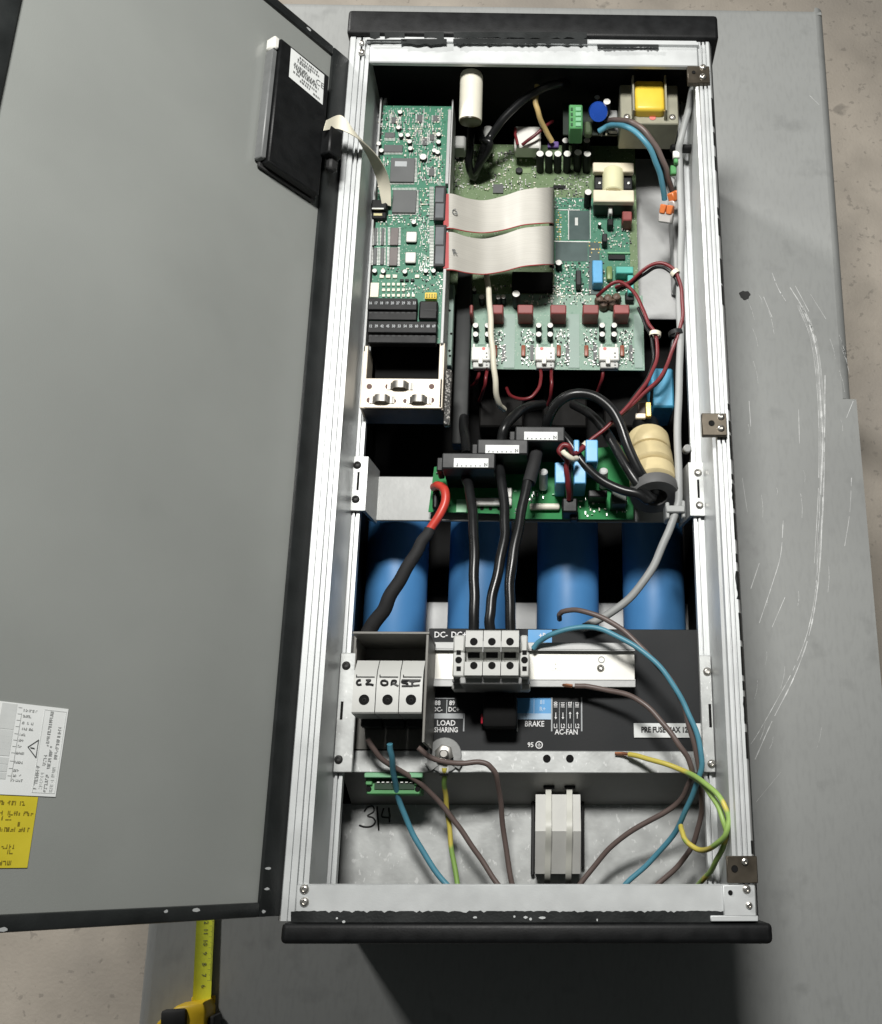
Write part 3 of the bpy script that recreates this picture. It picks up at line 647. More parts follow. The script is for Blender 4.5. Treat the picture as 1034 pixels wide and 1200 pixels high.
# big chips
chip(card, 457.5, 185, 486, 213, hc, .0034, 'br', pinpx=3); chip(card, 460, 222.5, 488, 249, hc, .0034, 'tbr', pinpx=2.6)
m = M().pbox(463, 189, 477, 195, hc + .00355, .0001); m.build('chip_mark', grey_pr, card)
chip(card, 450, 169.5, 472, 178, hc, .002, 'b', pinpx=3); chip(card, 451, 155, 463, 161, hc, .0018, 'b', pinpx=4)
chip(card, 459, 137, 465, 144, hc, .0018, 'lr'); chip(card, 489, 134, 495, 143, hc, .0018, 'lr'); chip(card, 508, 135, 514, 142, hc, .0018, 'lr'); chip(card, 495.5, 160, 500.5, 170, hc, .0018, 'lr'); chip(card, 504, 157, 509, 164, hc, .0018, 'lr'); chip(card, 503, 196, 509, 206, hc, .002, 'lr')
brn = mat('brown_grey_chip', (.16, .14, .135), .5)
chip(card, 457.5, 266.5, 467, 287, hc, .003, 'lr', mt=brn, pinpx=2.8); chip(card, 456.5, 289.5, 466, 311, hc, .003, 'lr', mt=brn, pinpx=2.8)
for v0 in (267, 290):
    for u0 in (438.5, 447): chip(card, u0 - (1 if v0 > 280 else 0), v0, u0 + 3.2, v0 + 20, hc, .002, 'lr', pinpx=2)
for q in ((476, 271, 488.5, 283), (475, 295, 487.5, 307.5)):
    M().pbox(*q, hc + .005, .0022, 1, .0015).pbox(q[0], q[1], q[2], q[3], hc + .0028, .0028, 0, .0004).build('optocoupler', [chipm, whitepl], card)
for v0, v1 in ((217, 258), (263, 312)):
    o = M().pbox(509, v0, 522.5, v1, hc + .009, .009, 0, .0008).build('ribbon_socket', dgrey, card)
    M().pbox(510.5, v0 + 3, 520, (v0 + v1) / 2 - 1, hc + .0094, .0004).pbox(510.5, (v0 + v1) / 2 + 1, 520, v1 - 3, hc + .0094, .0004).build('latch_cover', mat('slate_lid', (.13, .14, .15), .4) if 'slate_lid' not in bpy.data.materials else bpy.data.materials['slate_lid'], o)
    m = M(); k = v0 + 2
    while k < v1 - 1: m.pbox(503.5, k, 508.5, k + .8, hc + .002, .002); k += 1.7
    m.build('pins', silver, o, kind='stuff')
o = M().pbox(435, 233, 454, 246, hc + .010, .010, 0, .0015).build('pin_header', blackpl, card)
M().pbox(436, 247, 453, 256, hc + .006, .006, 0, .001).build('jumper_block', blackpl, card)
M().pbox(438, 250, 448, 252.6, hc + .0068, .001).build('jumper', mat('pale_yellow', (.6, .55, .3), .4), card)
M().pbox(436, 243.5, 450, 245, hc + .0108, .001).build('header_pins', silver, card)
for u, v in ((469, 131), (467, 149), (478, 158), (480, 165.5), (481, 173.5), (496, 183.5), (514, 157), (514, 166), (513, 178), (509, 176), (444, 168), (447, 176), (470, 158), (485, 260), (439, 317), (449, 317.5), (499, 317), (508, 317), (474.5, 318)): can(card, u, v, hc, .005, 3.0 if v != 183.5 else 4.6, dgrey, whitepl, n=12)
for u in (447.5, 455, 463, 489): M().pbox(u - 2.6, 321.5, u + 2.6, 325.5, hc + .002, .002, 0, .0003).build('led', ivory, card)
for u in (471, 477, 483.5): M().pbox(u - 2.2, 327, u + 2.2, 329.2, hc + .0024, .0024).build('diode', blackpl, card)
M().pbox(434, 331, 444, 348, hc + .003, .003, 0, .0004).build('resistor_pack', ivory, card)
m = M()
for r_, (v, n) in enumerate(((333, 5), (339.5, 5), (346, 7))):
    for k in range(n): m.pbox(448 + 5.8 * k, v - 1.5, 451.4 + 5.8 * k, v + 1.5, hc + .0018, .0018)
m.build('resistor_rows', ivory, card, kind='stuff')
occ = [(456, 184, 489, 250), (449, 168, 473, 182), (434, 233, 455, 257), (504, 216, 524, 313), (436, 265, 490, 312), (431, 320, 513, 403), (450, 154, 464, 166)]
smd(card, (443, 128, 519, 346), hc, 560, [silver, chipm, ivory, creamplate], occ, 1.0, 2.6, wts=[5, 3, 3, 1], rows=2.6)
smd(card, (446, 128, 518, 215), hc, 260, [silver], occ, 1.6, 6.5, .0009, name='bright_tracks', vert=1)
smd(card, (490, 250, 507, 345), hc, 60, [silver], occ, 1.4, 5, .0009, name='bright_tracks', vert=1)
smd(card, (470, 315, 516, 346), hc, 90, [silver, ivory, chipm], [(471, 320, 493, 331), (497, 341, 513, 351)], .9, 2.0)

# ------------------------------------------------------------------ main power board
hm_ = -.125
mb = thing('power_board', 'large green power board with two ribbon cables and rows of maroon capacitors', 'circuit board', P(640, 300, hm_ - .01))
bx0, bx1 = P(527, 300, hm_).x, P(746.5, 260, hm_).x; by1 = P(640, 170, hm_).y; bym = P(640, 345, hm_).y; by0 = P(640, 433, hm_).y
M().prism([(bx0, bym, H(hm_) - .0018), (bx1, bym, H(hm_) - .0018), (bx1, by1, H(hm_) - .0018), (bx0, by1, H(hm_) - .0018)], (0, 0, .0018)).build('board', pcb_b, mb)
lx0, lx1 = P(553, 390, hm_).x, P(754.5, 390, hm_).x
M().prism([(lx0, by0, H(hm_) - .0018), (lx1, by0, H(hm_) - .0018), (lx1, bym - .0002, H(hm_) - .0018), (lx0, bym - .0002, H(hm_) - .0018)], (0, 0, .0018)).build('driver_board', pcb_c, mb)
M().pbox(650, 232, 738, 345, hm_ + .0004, .0003).build('green_area', pcb_a, mb)
for q in ((666, 247, 691, 281), (651, 284, 689, 306), (690, 284, 703, 345)): M().pbox(*q, hm_ + .0008, .0003).build('slate_area', tealsilk, mb)
m = M().pbox(666, 246, 667, 281, hm_ + .0014, .0004).pbox(650, 282.5, 692, 283.6, hm_ + .0014, .0004).pbox(691.5, 230, 692.3, 280, hm_ + .0014, .0004).pbox(654, 245.5, 680, 246.4, hm_ + .0014, .0004).pbox(674, 255, 677.5, 264, hm_ + .0012, .0003)
m.build('silkscreen', silver, mb, kind='stuff')
for i, u in enumerate((633, 643.5, 654, 665, 677.5, 688.5)): can(mb, u, 180 if i != 4 else 178.5, hm_, .030, 4.6)
for u in (663, 675, 688): can(mb, u, 164.5, hm_ - .006, .030, 4.2, name='capacitor')
for q in ((655, 307.5, .013, 4), (689.5, 225, .026, 4.4), (536, 183, .006, 3.2), (546, 180, .005, 2.4), (703, 262, .008, 2)): can(mb, *q[:2], hm_, q[2], q[3])
# transformer on the board
tr = M().pbox(695, 190, 743, 201, hm_ + .030, .008, 0, .001).build('transformer', cream, mb)
M().pbox(695.5, 222, 743.5, 236, hm_ + .030, .008, 0, .001).build('bobbin_end', cream, tr)
p = P(719, 197, hm_ + .030); q = P(719, 223, hm_ + .030); M().cyl((p.x, p.y, p.z - .006), (q.x, q.y, q.z - .006), 12.7 * M2(719, 210, hm_ + .03), 24, 0, b=.001).build('winding', creamyel, tr)
M().pbox(697, 202, 741, 221.5, hm_ + .020, .012, 0, .001).build('core', dgrey, tr)
M().pbox(696.5, 224, 742, 240, hm_ + .022, .022, 0, .001).build('base', mat('brown_black', (.03, .022, .018), .5), tr)
for u in (703, 737): can(tr, u, 214, hm_ + .018, .004, 1.8, silver, silver, name='pin')
# maroon film capacitors
o = M().pbox(729.5, 247, 741, 258, hm_ + .020, .020, 0, .0012).build('film_capacitor', maroon, mb)
for u0, u1 in ((550.5, 554.5), (576, 590), (606.5, 625), (645, 664), (683, 702), (719.5, 738)): M().pbox(u0, 356.5, u1, 367.5, hm_ + .024, .024, 0, .0012).build('film_capacitor', maroon, mb)
M().pbox(694.5, 304.5, 706.5, 331, hm_ + .016, .016, 0, .001).build('film_capacitor', blue_lt, mb, label='pale blue film capacitor near the red and black wires')
M().pbox(722, 312, 742.5, 320, hm_ + .014, .014, 0, .0008).build('film_capacitor', teal, mb); M().pbox(736, 322, 743, 343, hm_ + .016, .016, 0, .0008).build('film_capacitor', teal, mb)
M().pbox(733, 342, 743, 352, hm_ + .008, .008, 0, .001).build('relay_block', blackpl, mb)
m = M()
for k in range(5): c_ = P(703 + 5 * k, 349 + (k % 2) * 6 - k * .6, hm_ + .011); m.rings(c_ - Vector((0, 0, .011)), (0, 0, 1), [(0, .005), (.005, .0056), (.010, .004), (.0115, .001)], 10)
m.build('brown_varistor_cluster', brownm, mb, label='cluster of brown discs beside the pale blue film capacitor')
M().pbox(711, 311, 718, 327, hm_ + .008, .008, 0, .002, 2).build('resistor', mat('olive_green', (.20, .28, .10), .4), mb)
M().pbox(675, 316, 681.5, 334, hm_ + .014, .012, 0, .001).build('regulator', dgrey, mb); M().pbox(706, 273, 712, 283, hm_ + .014, .014, 0, .001).build('regulator', dgrey, mb)
M().pbox(713, 238, 718, 250, hm_ + .018, .016, 0, .001).build('heat_tab', silver, mb); M().pbox(712, 256, 719, 264, hm_ + .012, .012, 0, .001).build('transistor', blackpl, mb)
M().pbox(713, 298, 733, 304, hm_ + .003, .003, 0, .0006).build('pin_socket', blackpl, mb); M().pbox(712, 295, 739, 297, hm_ + .003, .003, 0, .0006).build('socket_lip', greenlt, mb)
M().pbox(648.5, 217, 663, 220.5, hm_ + .003, .003).build('diode', blackpl, mb)
M().pbox(578, 216, 590, 226, hm_ + .002, .002).build('regulator', chipm, mb); can(mb, 608.5, 199, hm_, .004, 4.2, blackpl, dgrey, name='screw_post')
o = M().pbox(606, 196, 622, 203, hm_ + .0006, .0004).build('post_area', mat('pale_olive', (.20, .28, .14), .5), mb)
# driver columns: pairs of small white-topped cans
for u in (557.5, 571.5, 631.5, 645, 706, 720): 
    for v in (381, 391.5): can(mb, u, v, hm_, .012, 3.6)
for q in ((564.5, 348, .014, 3.4), (584, 348, .014, 3.2), (590, 347.5, .014, 3.2), (605, 344, .026, 4.8), (556, 339.5, .006, 2.4)): can(mb, *q[:2], hm_, q[2], q[3])
for u0 in (590.5, 666, 743.5): M().pbox(u0, 368, u0 + (13 if u0 < 740 else 9), 431, hm_ + .0009, .0004).build('bare_strip', bare, mb)
for u0 in (561, 634, 709): M().pbox(u0, 372, u0 + 8, 404, hm_ + .0009, .0004).build('bare_strip', pcb_c, mb)
for u0, u1, d_ in ((552.5, 575.5, 567), (627, 651, 635), (702, 726, 709)):
    o = M().pbox(u0, 406, u1, 422, hm_ + .012, .012, 0, .001).build('gate_connector', whitepl, mb)
    M().pbox(u0 + 1.5, 422.5, u1 - 1, 431, hm_ + .008, .008, 0, .001).build('plug', lgrey, o)
    M().pbox(u0 + 8, 418, u0 + 13.5, 426, hm_ + .0135, .003, 0, .0006).build('key', whitepl, o)
    p = P(d_, 408.5, hm_ + .0121); M().rings(p, (0, 0, 1), [(0, .0018), (.0003, .0016)], 14).build('red_dot', pinkm, o)
    m = M()
    for a_, b_ in ((u1 - 6, 413), (u1 - 6, 417.5), (u1 - 6, 424), (u1 - 6, 427)): m.pbox(a_, b_, a_ + 1.8, b_ + 1.3, hm_ + .0126, .0005)
    m.build('contact_print', chipm, o, kind='stuff')
    M().pbox(u0 + 2, 403, u0 + 4, 407, hm_ + .010, .01).build('tab', whitepl, o); M().pbox(u1 - 5, 403, u1 - 3, 407, hm_ + .010, .01).build('tab', whitepl, o)
for u0 in (579, 612, 653.5, 686, 728):                         # component clusters between the columns
    m = M()
    M().pbox(u0 - 1, 404, u0 + 4, 417, hm_ + .004, .004, 0, .001, 2).build('resistor', mat('rust_body', (.30, .09, .05), .4) if 'rust_body' not in bpy.data.materials else bpy.data.materials['rust_body'], mb)
    M().pbox(u0 + 9.5, 404, u0 + 13.5, 422, hm_ + .002, .002).build('chip', chipm, mb)
    smd(mb, (u0 - 2, 386, u0 + 14, 403), hm_, 46, [silver, whitepl, chipm, blackpl], (), 1.0, 2.2, .003, [4, 3, 2, 2])
    smd(mb, (u0 - 2, 404, u0 + 15, 428), hm_, 40, [silver, whitepl, chipm], [(u0 - 1, 404, u0 + 4, 417)], 1.0, 2.4, .003, [4, 4, 2])
smd(mb, (552, 334, 735, 356), hm_, 150, [silver, ivory, chipm, whitepl], [(553, 340, 612, 356), (694, 340, 725, 356)], 1.1, 2.8, .003, [4, 3, 3, 3])
smd(mb, (532, 176, 630, 222), hm_, 250, [silver, ivory, chipm, whitepl], [(545, 190, 572, 214), (600, 190, 622, 206)], 1.0, 3.0, .003, [5, 3, 3, 2])
smd(mb, (650, 205, 692, 245), hm_, 150, [silver, chipm, whitepl], [(684, 222, 694, 240)], .9, 2.6, .002, [4, 4, 2])
smd(mb, (648, 300, 692, 345), hm_, 130, [silver, ivory, chipm, blackpl], [(651, 284, 689, 306)], 1.0, 2.8, .003, [5, 3, 3, 2])
smd(mb, (705, 265, 740, 345), hm_, 110, [silver, ivory, chipm], [(710, 292, 742, 330)], 1.0, 2.4, .003, [5, 3, 3])
smd(mb, (652, 248, 658, 284), hm_, 40, [gold, silver], (), 1.2, 1.6, .0012, [2, 2], name='gold_pads', rows=2.8)
smd(mb, (690, 282, 704, 300), hm_, 16, [gold, silver], (), 1.3, 1.8, .0015, [2, 2], name='gold_pads', rows=4)

# grey ribbon cables from control card to power board
def rib(va, vb, lab, mark, du):
    hA, hB = hc + .006, hm_ + .004
    uA = 525
    prof = [(uA - 4, hA, 0), (uA + 6, hA + .001, 0), (548, hA - .008, .7), (568, hA - .016, 1), (590, hA - .014, .35), (612, hA - .004, -.6), (630, hA - .002, -.9), (642, hA - .008, -1), (647.5, hA - .020, -1), (648.5, hA - .040, -.9), (648, hB, -.8)]
    m = M(); ctr = []; sd = []
    for u, h, k in prof:
        p1 = P(u, va + 7.5 * k, h); p2 = P(u, vb + (5 * k if k > 0 else 6.5 * k), h)
        ctr.append((p1 + p2) / 2); sd.append((p1 - p2) / 2)
    o = thing('ribbon_cable', lab, 'ribbon cable', ctr[-1], 'ribbon cables between the boards')
    m.strip(ctr, sd, .0011); m.build('cable', ribbon, o)
    e = []
    for c_, s_ in zip(ctr, sd): e.append(c_ - s_ * 1.012)
    m = M().tube(e, .0006, 6); m.build('red_wire', redrib, o)
    p = ctr[0]; M().box(p.x - .0005, p.x + .0062, p.y - sd[0].y * .98, p.y + sd[0].y * .98, p.z - .004, p.z + .0018, 0, .0006).build('red_end', redrib, o)
    M().box(ctr[-1].x - .004, ctr[-1].x + .0015, ctr[-1].y - sd[-1].y, ctr[-1].y + sd[-1].y, H(hm_), H(hB) + .004, 0, .0006).build('plug', blackpl, o)
    m = M().ptext(mark, 533, (va + vb) / 2 + 1, 8, hA + .0028, 0, .8, rot=.3); m.build('ink_mark', ink, o)
    return o
rib(227.5, 267.5, 'upper grey ribbon cable bridging control card and power board', 'G', 0)
rib(272.5, 316, 'lower grey ribbon cable bridging control card and power board', 'R', 0)

M().pbox(600, 318, 648, 341, hm_ + .006, .006, 0, .001).build('ribbon_shade_block', liner, mb)  # added block, its black gives the shade beneath the lower ribbon cable
# dark plastic duct and pale strip left of the power board
tag(M().pbox(533, 314, 550.5, 520, -.118, .02, 0, .002, 2).build('cable_duct', mat('duct_grey', (.026, .028, .028), .55, spec=.3)), 'dark grey plastic duct strip between card cage and power board', 'duct')
o = M().pbox(521.5, 333, 531, 428, -.10, .012, 0, .0008); o = o.build('perforated_strip', bare); tag(o, 'pale narrow metal strip with small holes beside the card cage', 'metal strip')
for u, v in ((527, 364), (529, 391), (527, 411), (527.5, 417)): 
    r = 1.5 * M2(u, v, -.1); q = P(u, v, -.0998); h_ = M().rings(q, (0, 0, 1), [(0, r), (.0003, r * .9)], 10); h_.build('hole', liner, o)
q = P(528, 428, -.1); 

# ------------------------------------------------------------------ the top compartment
p = P(553, 86, -.024); q = P(551.5, 142, -.036); r = 13.4 * M2(552, 110, -.03)
zc = q.z
wc = thing('white_capacitor', 'tilted white cylinder capacitor with brown end under the top rail', 'capacitor', (p.x, q.y, zc - r))
d_ = q - p; A = p; L = d_.length
M().rings(A, d_, [(0, r * .86), (.002, r * .96), (.004, r), (L, r)], 28, 0, (1, 1)).build('body', ivory, wc)
M().rings(A + d_.normalized() * (L + .0002), d_, [(0, r * .97), (.0012, r * .97), (.0014, r * .9)], 28).build('end_disc', mat('brown_resin', (.05, .038, .018), .35), wc)
bl = lambda pts, r, name, lab, mt=blk, cat='cable', group=None, n=12: tag(M().tube([P(*q) for q in pts], r, n, jit=.0006).build(name, mt), lab, cat, group)
bl([(552, 152, -.088), (551, 168, -.082), (550, 190, -.095), (556, 208, -.118), (562, 190, -.095), (568, 170, -.078), (577, 158, -.076), (588, 142, -.065), (606, 123, -.055), (630, 107, -.045), (648, 99, -.036), (660, 98, -.042), (667, 103, -.07)], .0042, 'black_cable', 'black cable looping from the white cylinder capacitor to the back')
bl([(562, 150, -.092), (566, 162, -.075), (574, 166, -.072), (572, 176, -.08), (561, 196, -.10), (555, 206, -.116)], .0036, 'black_lead', 'short black lead tucked under the white cylinder capacitor')
bl([(630, 100, -.05), (629, 108, -.052), (627.5, 120, -.055), (631, 134, -.062), (640, 152, -.078), (647, 166, -.09)], .0030, 'tan_wire', 'short tan wire rising behind the black capacitor row', tanw, 'wire')
M().pbox(642, 165, 655, 172, -.095, .006, 0, .001).build('violet_plug', mat('violet', (.16, .10, .30), .45), mb)
o = tag(M().pbox(603, 147, 634, 172, -.092, .02, 0, .002).build('white_module', whitepl), 'white block behind the power board with dark red wires over it', 'block')
bl([(607, 170, -.088), (605, 160, -.088), (604, 150, -.089)], .0016, 'red_wire', 'short red wire at left of the white block', red, 'wire')
bl([(612, 170, -.088), (624, 160, -.082), (640, 148, -.08), (648, 142, -.09)], .0018, 'dark_red_wire', 'dark red wire slanting over the white block', mat('dark_red', (.12, .015, .02), .4), 'wire')
o = M().pbox(531, 158, 546, 172, -.10, .02, 0, .002).build('white_clip', lgrey); tag(o, 'pale plastic clip left of the loop under the white cylinder', 'clip')
o = M().pbox(567, 146, 577, 168, -.092, .02, 0, .002).build('white_clip', lgrey); tag(o, 'pale plastic clip right of the loop under the white cylinder', 'clip')
# auxiliary board behind, green plug, disc varistor
ab = thing('rear_board', 'dark rear circuit board under the yellow transformer carrying a blue disc', 'circuit board', P(705, 160, -.16))
M().pbox(660, 121, 742, 158, -.072, .002).build('board', mat('black_green', (.010, .018, .012), .5), ab)
gp = M().pbox(667, 122, 683, 150, -.046, .026, 0, .0012).build('screw_plug', greencon, ab)
for k in range(4):
    M().pbox(674.5, 125 + k * 6, 681.5, 129.6 + k * 6, -.0445, .002, 0, .0006).build('screw_well', greenlt, gp); M().pbox(669, 126 + k * 6, 671.5, 129.5 + k * 6, -.0452, .001).build('wire_slot', mat('deep_green', (.02, .08, .03), .6) if 'deep_green' not in bpy.data.materials else bpy.data.materials['deep_green'], gp)
M().pbox(685, 141, 694, 156, -.064, .01, 0, .002).build('filter', mat('olive_dark', (.07, .10, .05), .5), ab)
c_ = P(701, 139, -.056); M().rings(c_ + Vector((0, .004, .006)), (0, -.75, .66), [(-.005, .003), (-.0045, .0095), (0, .0105), (.0045, .0095), (.005, .003)], 24).build('disc_varistor', blue_dk, ab)
can(ab, 711.5, 119, -.07, .022, 4.6, blackpl, whitepl); can(ab, 700, 114, -.07, .014, 3.6, blackpl, mgrey)
M().pbox(713.5, 128.5, 724, 153, -.066, .006, 0, .001).build('white_resistor', mgrey, ab)
smd(ab, (700, 146, 740, 156), -.072, 30, [chipm, silver], (), 1.5, 4, .006, [5, 1])
M().pbox(726, 146, 740, 157, -.064, .008, 0, .001).build('chip', blackpl, ab)
# yellow transformer
ht = -.042
yt = thing('line_transformer', 'small transformer with yellow taped winding in the top right corner', 'transformer', P(761, 120, ht - .05))
M().pbox(727, 99, 795, 145, ht, .042, 0, .0012).build('core', lam, yt)
M().pbox(744, 93, 779, 128, ht + .012, .03, 0, .004, 3).build('winding', yellow, yt)
for u in (742.5, 780.5): M().pbox(u - 1, 88, u + 1, 129, ht + .016, .026).build('bobbin_flange', lam, yt)
M().pbox(741, 128.5, 782, 130, ht + .008, .012).build('bobbin_lip', mat('tan_lip', (.5, .33, .08), .5), yt)
for u, v in ((735, 137), (788, 137.5)): screw(yt, u, v, ht + .0003, 4)
p = P(765, 137.5, ht + .0006); M().rings(p, (0, 0, 1), [(0, .0034), (.0002, .0032)], 16).build('red_dot', pinkm, yt)
# light side plate at right of the power board
sp = thing('side_plate', 'light grey sheet plate lining the right side beside the power board', 'metal plate', P(775, 280, -.17))
M().pbox(742, 186, 806, 374, -.150, .002, 0, .0006).build('sheet', sidesheet, sp)
o = M().pbox(788, 188, 806, 330, -.118, .03, 0, .001).build('folded_edge', sidesheet, sp)
o = M().pbox(797, 332, 815, 372, -.095, .003, 0, .0008).build('mount_tab', galv, sp); screw(o, 808, 335, -.0948, 3.4, dark); screw(o, 806, 368, -.0948, 3, zinc); M().pbox(804, 345, 806.5, 360, -.094, .0008).build('slot', liner, o)
# teal and brown wires to the lever connectors
bl([(702, 154, -.066), (712, 148, -.060), (726, 147, -.046), (741, 152, -.036), (757, 167, -.036), (769, 190, -.048), (776, 212, -.064), (779, 234, -.082)], .0030, 'blue_wire', 'teal blue wire arching from the blue disc to the orange lever connector', bluew, 'wire')
bl([(711, 142, -.064), (724, 141, -.046), (741, 143.5, -.034), (757, 155, -.033), (770, 173, -.040), (778, 192, -.05), (783, 208, -.064), (788, 224, -.080)], .0030, 'brown_wire', 'brown wire beside the teal one in the top right corner', brownw, 'wire')
def lever(u, v, rot, tw, lab):
    h = -.072; c_ = P(u, v, h); Rm = Matrix.Translation(c_) @ Matrix.Rotation(rot, 4, 'Z') @ Matrix.Rotation(.6, 4, 'X') @ Matrix.Rotation(tw, 4, 'Y')
    o = thing('lever_connector', lab, 'wire connector', c_ - Vector((0, 0, .006)), 'orange lever connectors')
    M().box(-.0075, .0075, -.010, .0015, -.005, .004, 0, .0015, Rm).build('shell', clearish, o)
    for x in (-.0037, .0037): M().box(x - .0032, x + .0032, -.001, .0085, -.003, .0055, 0, .001, Rm).build('lever', orange, o)
lever(791, 234, .45, .5, 'orange and clear lever connector, upper one, at the brown wire')
lever(781.5, 250, -.15, -.35, 'orange and clear lever connector, lower one, at the teal wire')
# grey trunk cable on the right and what hangs on it
bl([(817, 92, -.03), (810.5, 111, -.033), (803.5, 140, -.038), (797.5, 166, -.045), (796.5, 190, -.055), (798, 250, -.062), (798, 300, -.064), (797, 350, -.066), (797, 400, -.066), (795, 460, -.066), (795, 520, -.062), (796, 570, -.058), (792, 598, -.056), (782, 628, -.058), (768, 660, -.062), (745, 692, -.066), (718, 717, -.072), (694, 731, -.078), (684, 735, -.080)], .0037, 'grey_cable', 'thick grey cable running down the right side and curving over the blue capacitors', greyw)
o = tag(M().pbox(789, 176, 797, 184, -.048, .006, 0, .001).pbox(790, 185, 795, 190, -.048, .006, 1, .001).build('green_plug', [whitepl, greencon]), 'small green and white plug on the grey cable above the lever connectors', 'plug')
o = tag(M().pbox(786, 193, 793, 203, -.055, .006, 0, .001).build('green_tag', greencon), 'small green clip just below the green and white plug', 'clip')
tag(M().pbox(786, 167.5, 818, 174, -.052, .01, 0, .002).build('black_clip_bar', blackpl), 'black clip bar holding the grey cable at top right', 'clip')
bl([(788, 205, -.09), (793, 210, -.092), (792, 222, -.09)], .0022, 'grey_lead', 'short grey lead entering the upper lever connector', greyw, 'wire')
# red and black twisted pair loops
rb_a = [(700, 347, -.105), (712, 337, -.09), (726, 331, -.082), (740, 339, -.078), (752, 358, -.075), (760, 378, -.072), (768, 392, -.07), (770, 415, -.068), (764, 438, -.064), (750, 460, -.06), (728, 484, -.058), (708, 503, -.058), (690, 518, -.06), (677, 529, -.058)]
bl(rb_a, .0019, 'red_wire', 'dark red wire looping left from the power board to the relay cluster', red, 'wire')
bl([(u - 4, v + 2.5, h - .004) for u, v, h in rb_a[4:]], .0016, 'black_wire', 'thin black wire running along the left red loop', blk, 'wire')
rb_b = [(722, 337, -.095), (738, 330, -.08), (752, 318, -.07), (770, 309, -.062), (784, 312, -.06), (795, 325, -.06), (800, 345, -.06), (800, 370, -.062), (795, 390, -.064), (788, 412, -.066), (776, 440, -.064), (760, 456, -.062), (742, 473, -.06), (724, 488, -.06)]
bl(rb_b, .0019, 'red_wire', 'dark red wire in the outer loop at the right beside the grey cable', red, 'wire')
bl([(u + (1 if i < 3 else -2), v + 4, h - .004) for i, (u, v, h) in enumerate(rb_b)], .0017, 'black_wire', 'thin black wire inside the outer red loop', blk, 'wire')
bl([(790, 395, -.07), (783, 425, -.075), (772, 447, -.08), (765, 456, -.09), (763, 475, -.10)], .0018, 'black_wire', 'thin black wire dropping to the brass tab', blk, 'wire')
def tie_ring(u, v, h, r, lab, mt=creamw, ax=(1, .1, 0), grp='small cable ties on the red wires'):
    p = P(u, v, h); a = Vector(ax).normalized(); tag(M().rings(p - a * .0022, a, [(0, r * .8), (0, r), (.0044, r), (.0044, r * .8), (0, r * .8)], 14, 0, (0, 0)).build('cable_tie', mt), lab, 'cable tie', grp)
tie_ring(768, 392, -.071, .006, 'cream tie on the inner red loop', ax=(.1, 1, 0)); tie_ring(791, 320, -.061, .005, 'cream tie at the top of the outer red loop', ax=(.6, -.8, 0)); tie_ring(792, 391, -.066, .0075, 'black tie binding the red loop to the grey cable', blackpl, (-.2, 1, 0)); tie_ring(687, 522, -.06, .0042, 'cream tie on the red pair near the white looped tie', ax=(.7, .7, 0))

# ------------------------------------------------------------------ dark power section
tag(M().pbox(440, 400, 800, 560, -.205, .03, 0, .003).build('heat_sink', liner), 'dark heat sink floor behind the current sensors', 'heat sink')
hs = bpy.data.objects['heat_sink']
for u0 in (562, 636, 708): M().pbox(u0, 440, u0 + 52, 500, -.175, .03, 0, .002).build('power_module', mat('module_black', (.006, .0055, .005), .7, spec=.2) if 'module_black' not in bpy.data.materials else bpy.data.materials['module_black'], hs)
tag(M().pbox(764, 431, 790, 477, -.10, .05, 0, .002).build('blue_block', mat('cyan_block', (.06, .30, .48), .45)), 'bright blue rectangular capacitor behind the grey cable', 'capacitor')
# gate wires
for pts, lab in (([(563, 432, -.125), (560, 442, -.13), (556, 450, -.15), (548, 456, -.17)], 'thin red wire leaving the left white connector'), ([(571, 432, -.125), (570, 445, -.12), (566, 458, -.135), (562, 470, -.17)], 'second thin red wire under the left white connector'),
                 ([(633, 431, -.125), (634, 444, -.115), (630, 458, -.11), (620, 467, -.11), (608, 468, -.115), (598, 462, -.13), (594, 455, -.15)], 'red wire curling left under the middle white connector'), ([(646, 431, -.125), (647, 445, -.115), (646, 460, -.12), (642, 475, -.14)], 'red wire hanging straight under the middle white connector'),
                 ([(708, 431, -.125), (705, 445, -.13), (700, 460, -.15)], 'red wire under the right white connector')):
    bl(pts, .0018, 'gate_wire', lab, red, 'wire', 'red gate wires under the white connectors')
bl([(570, 317, -.098), (572, 340, -.092), (575, 370, -.088), (577, 400, -.088), (578.5, 430, -.09), (581, 455, -.10), (585, 472, -.115), (591, 480, -.13)], .0030, 'cream_wire', 'cream sleeved wire hanging down across the power board', creamw, 'wire')
# brass tab with black boot and cream ring stack with ferrite tube
fs = thing('ferrite_sleeve', 'stack of cream rings on a grey ferrite tube swallowing black cables', 'ferrite core', P(765, 560, -.11))
def axis(u, v, h): return P(u, v, h)
E0 = axis(757, 500, -.100); E1 = axis(768, 583, -.062)
ax = (E1 - E0); LL = ax.length; ax.normalize()
R_ = 25.5 * M2(765, 540, -.08)
for k in range(3):
    t0 = LL * (.16 + .235 * k); t1 = LL * (.16 + .235 * (k + 1))
    M().rings(E0 + ax * t0, ax, [(0, R_ * .80), (.001, R_ * .93), (.004, R_ * (1.0 + .03 * k)), ((t1 - t0) - .004, R_ * (1.01 + .03 * k)), ((t1 - t0) - .0015, R_ * .95), ((t1 - t0) - .0003, R_ * .82)], 32).build('ring', coilc, fs)
Rt = R_ * 1.10
M().rings(E0 + ax * LL * .865, ax, [(0, Rt * .9), (.002, Rt), (LL * .135 - .002, Rt), (LL * .135, Rt * .95), (LL * .135, Rt * .50), (LL * .0, Rt * .48), (0, Rt * .4)], 32, 0, (0, 1)).build('tube', ferrite, fs)
M().rings(E0 - ax * .008, ax, [(0, R_ * .4), (.004, R_ * .62), (.020, R_ * .66), (.028, R_ * .80)], 24).build('boot', blackpl, fs)
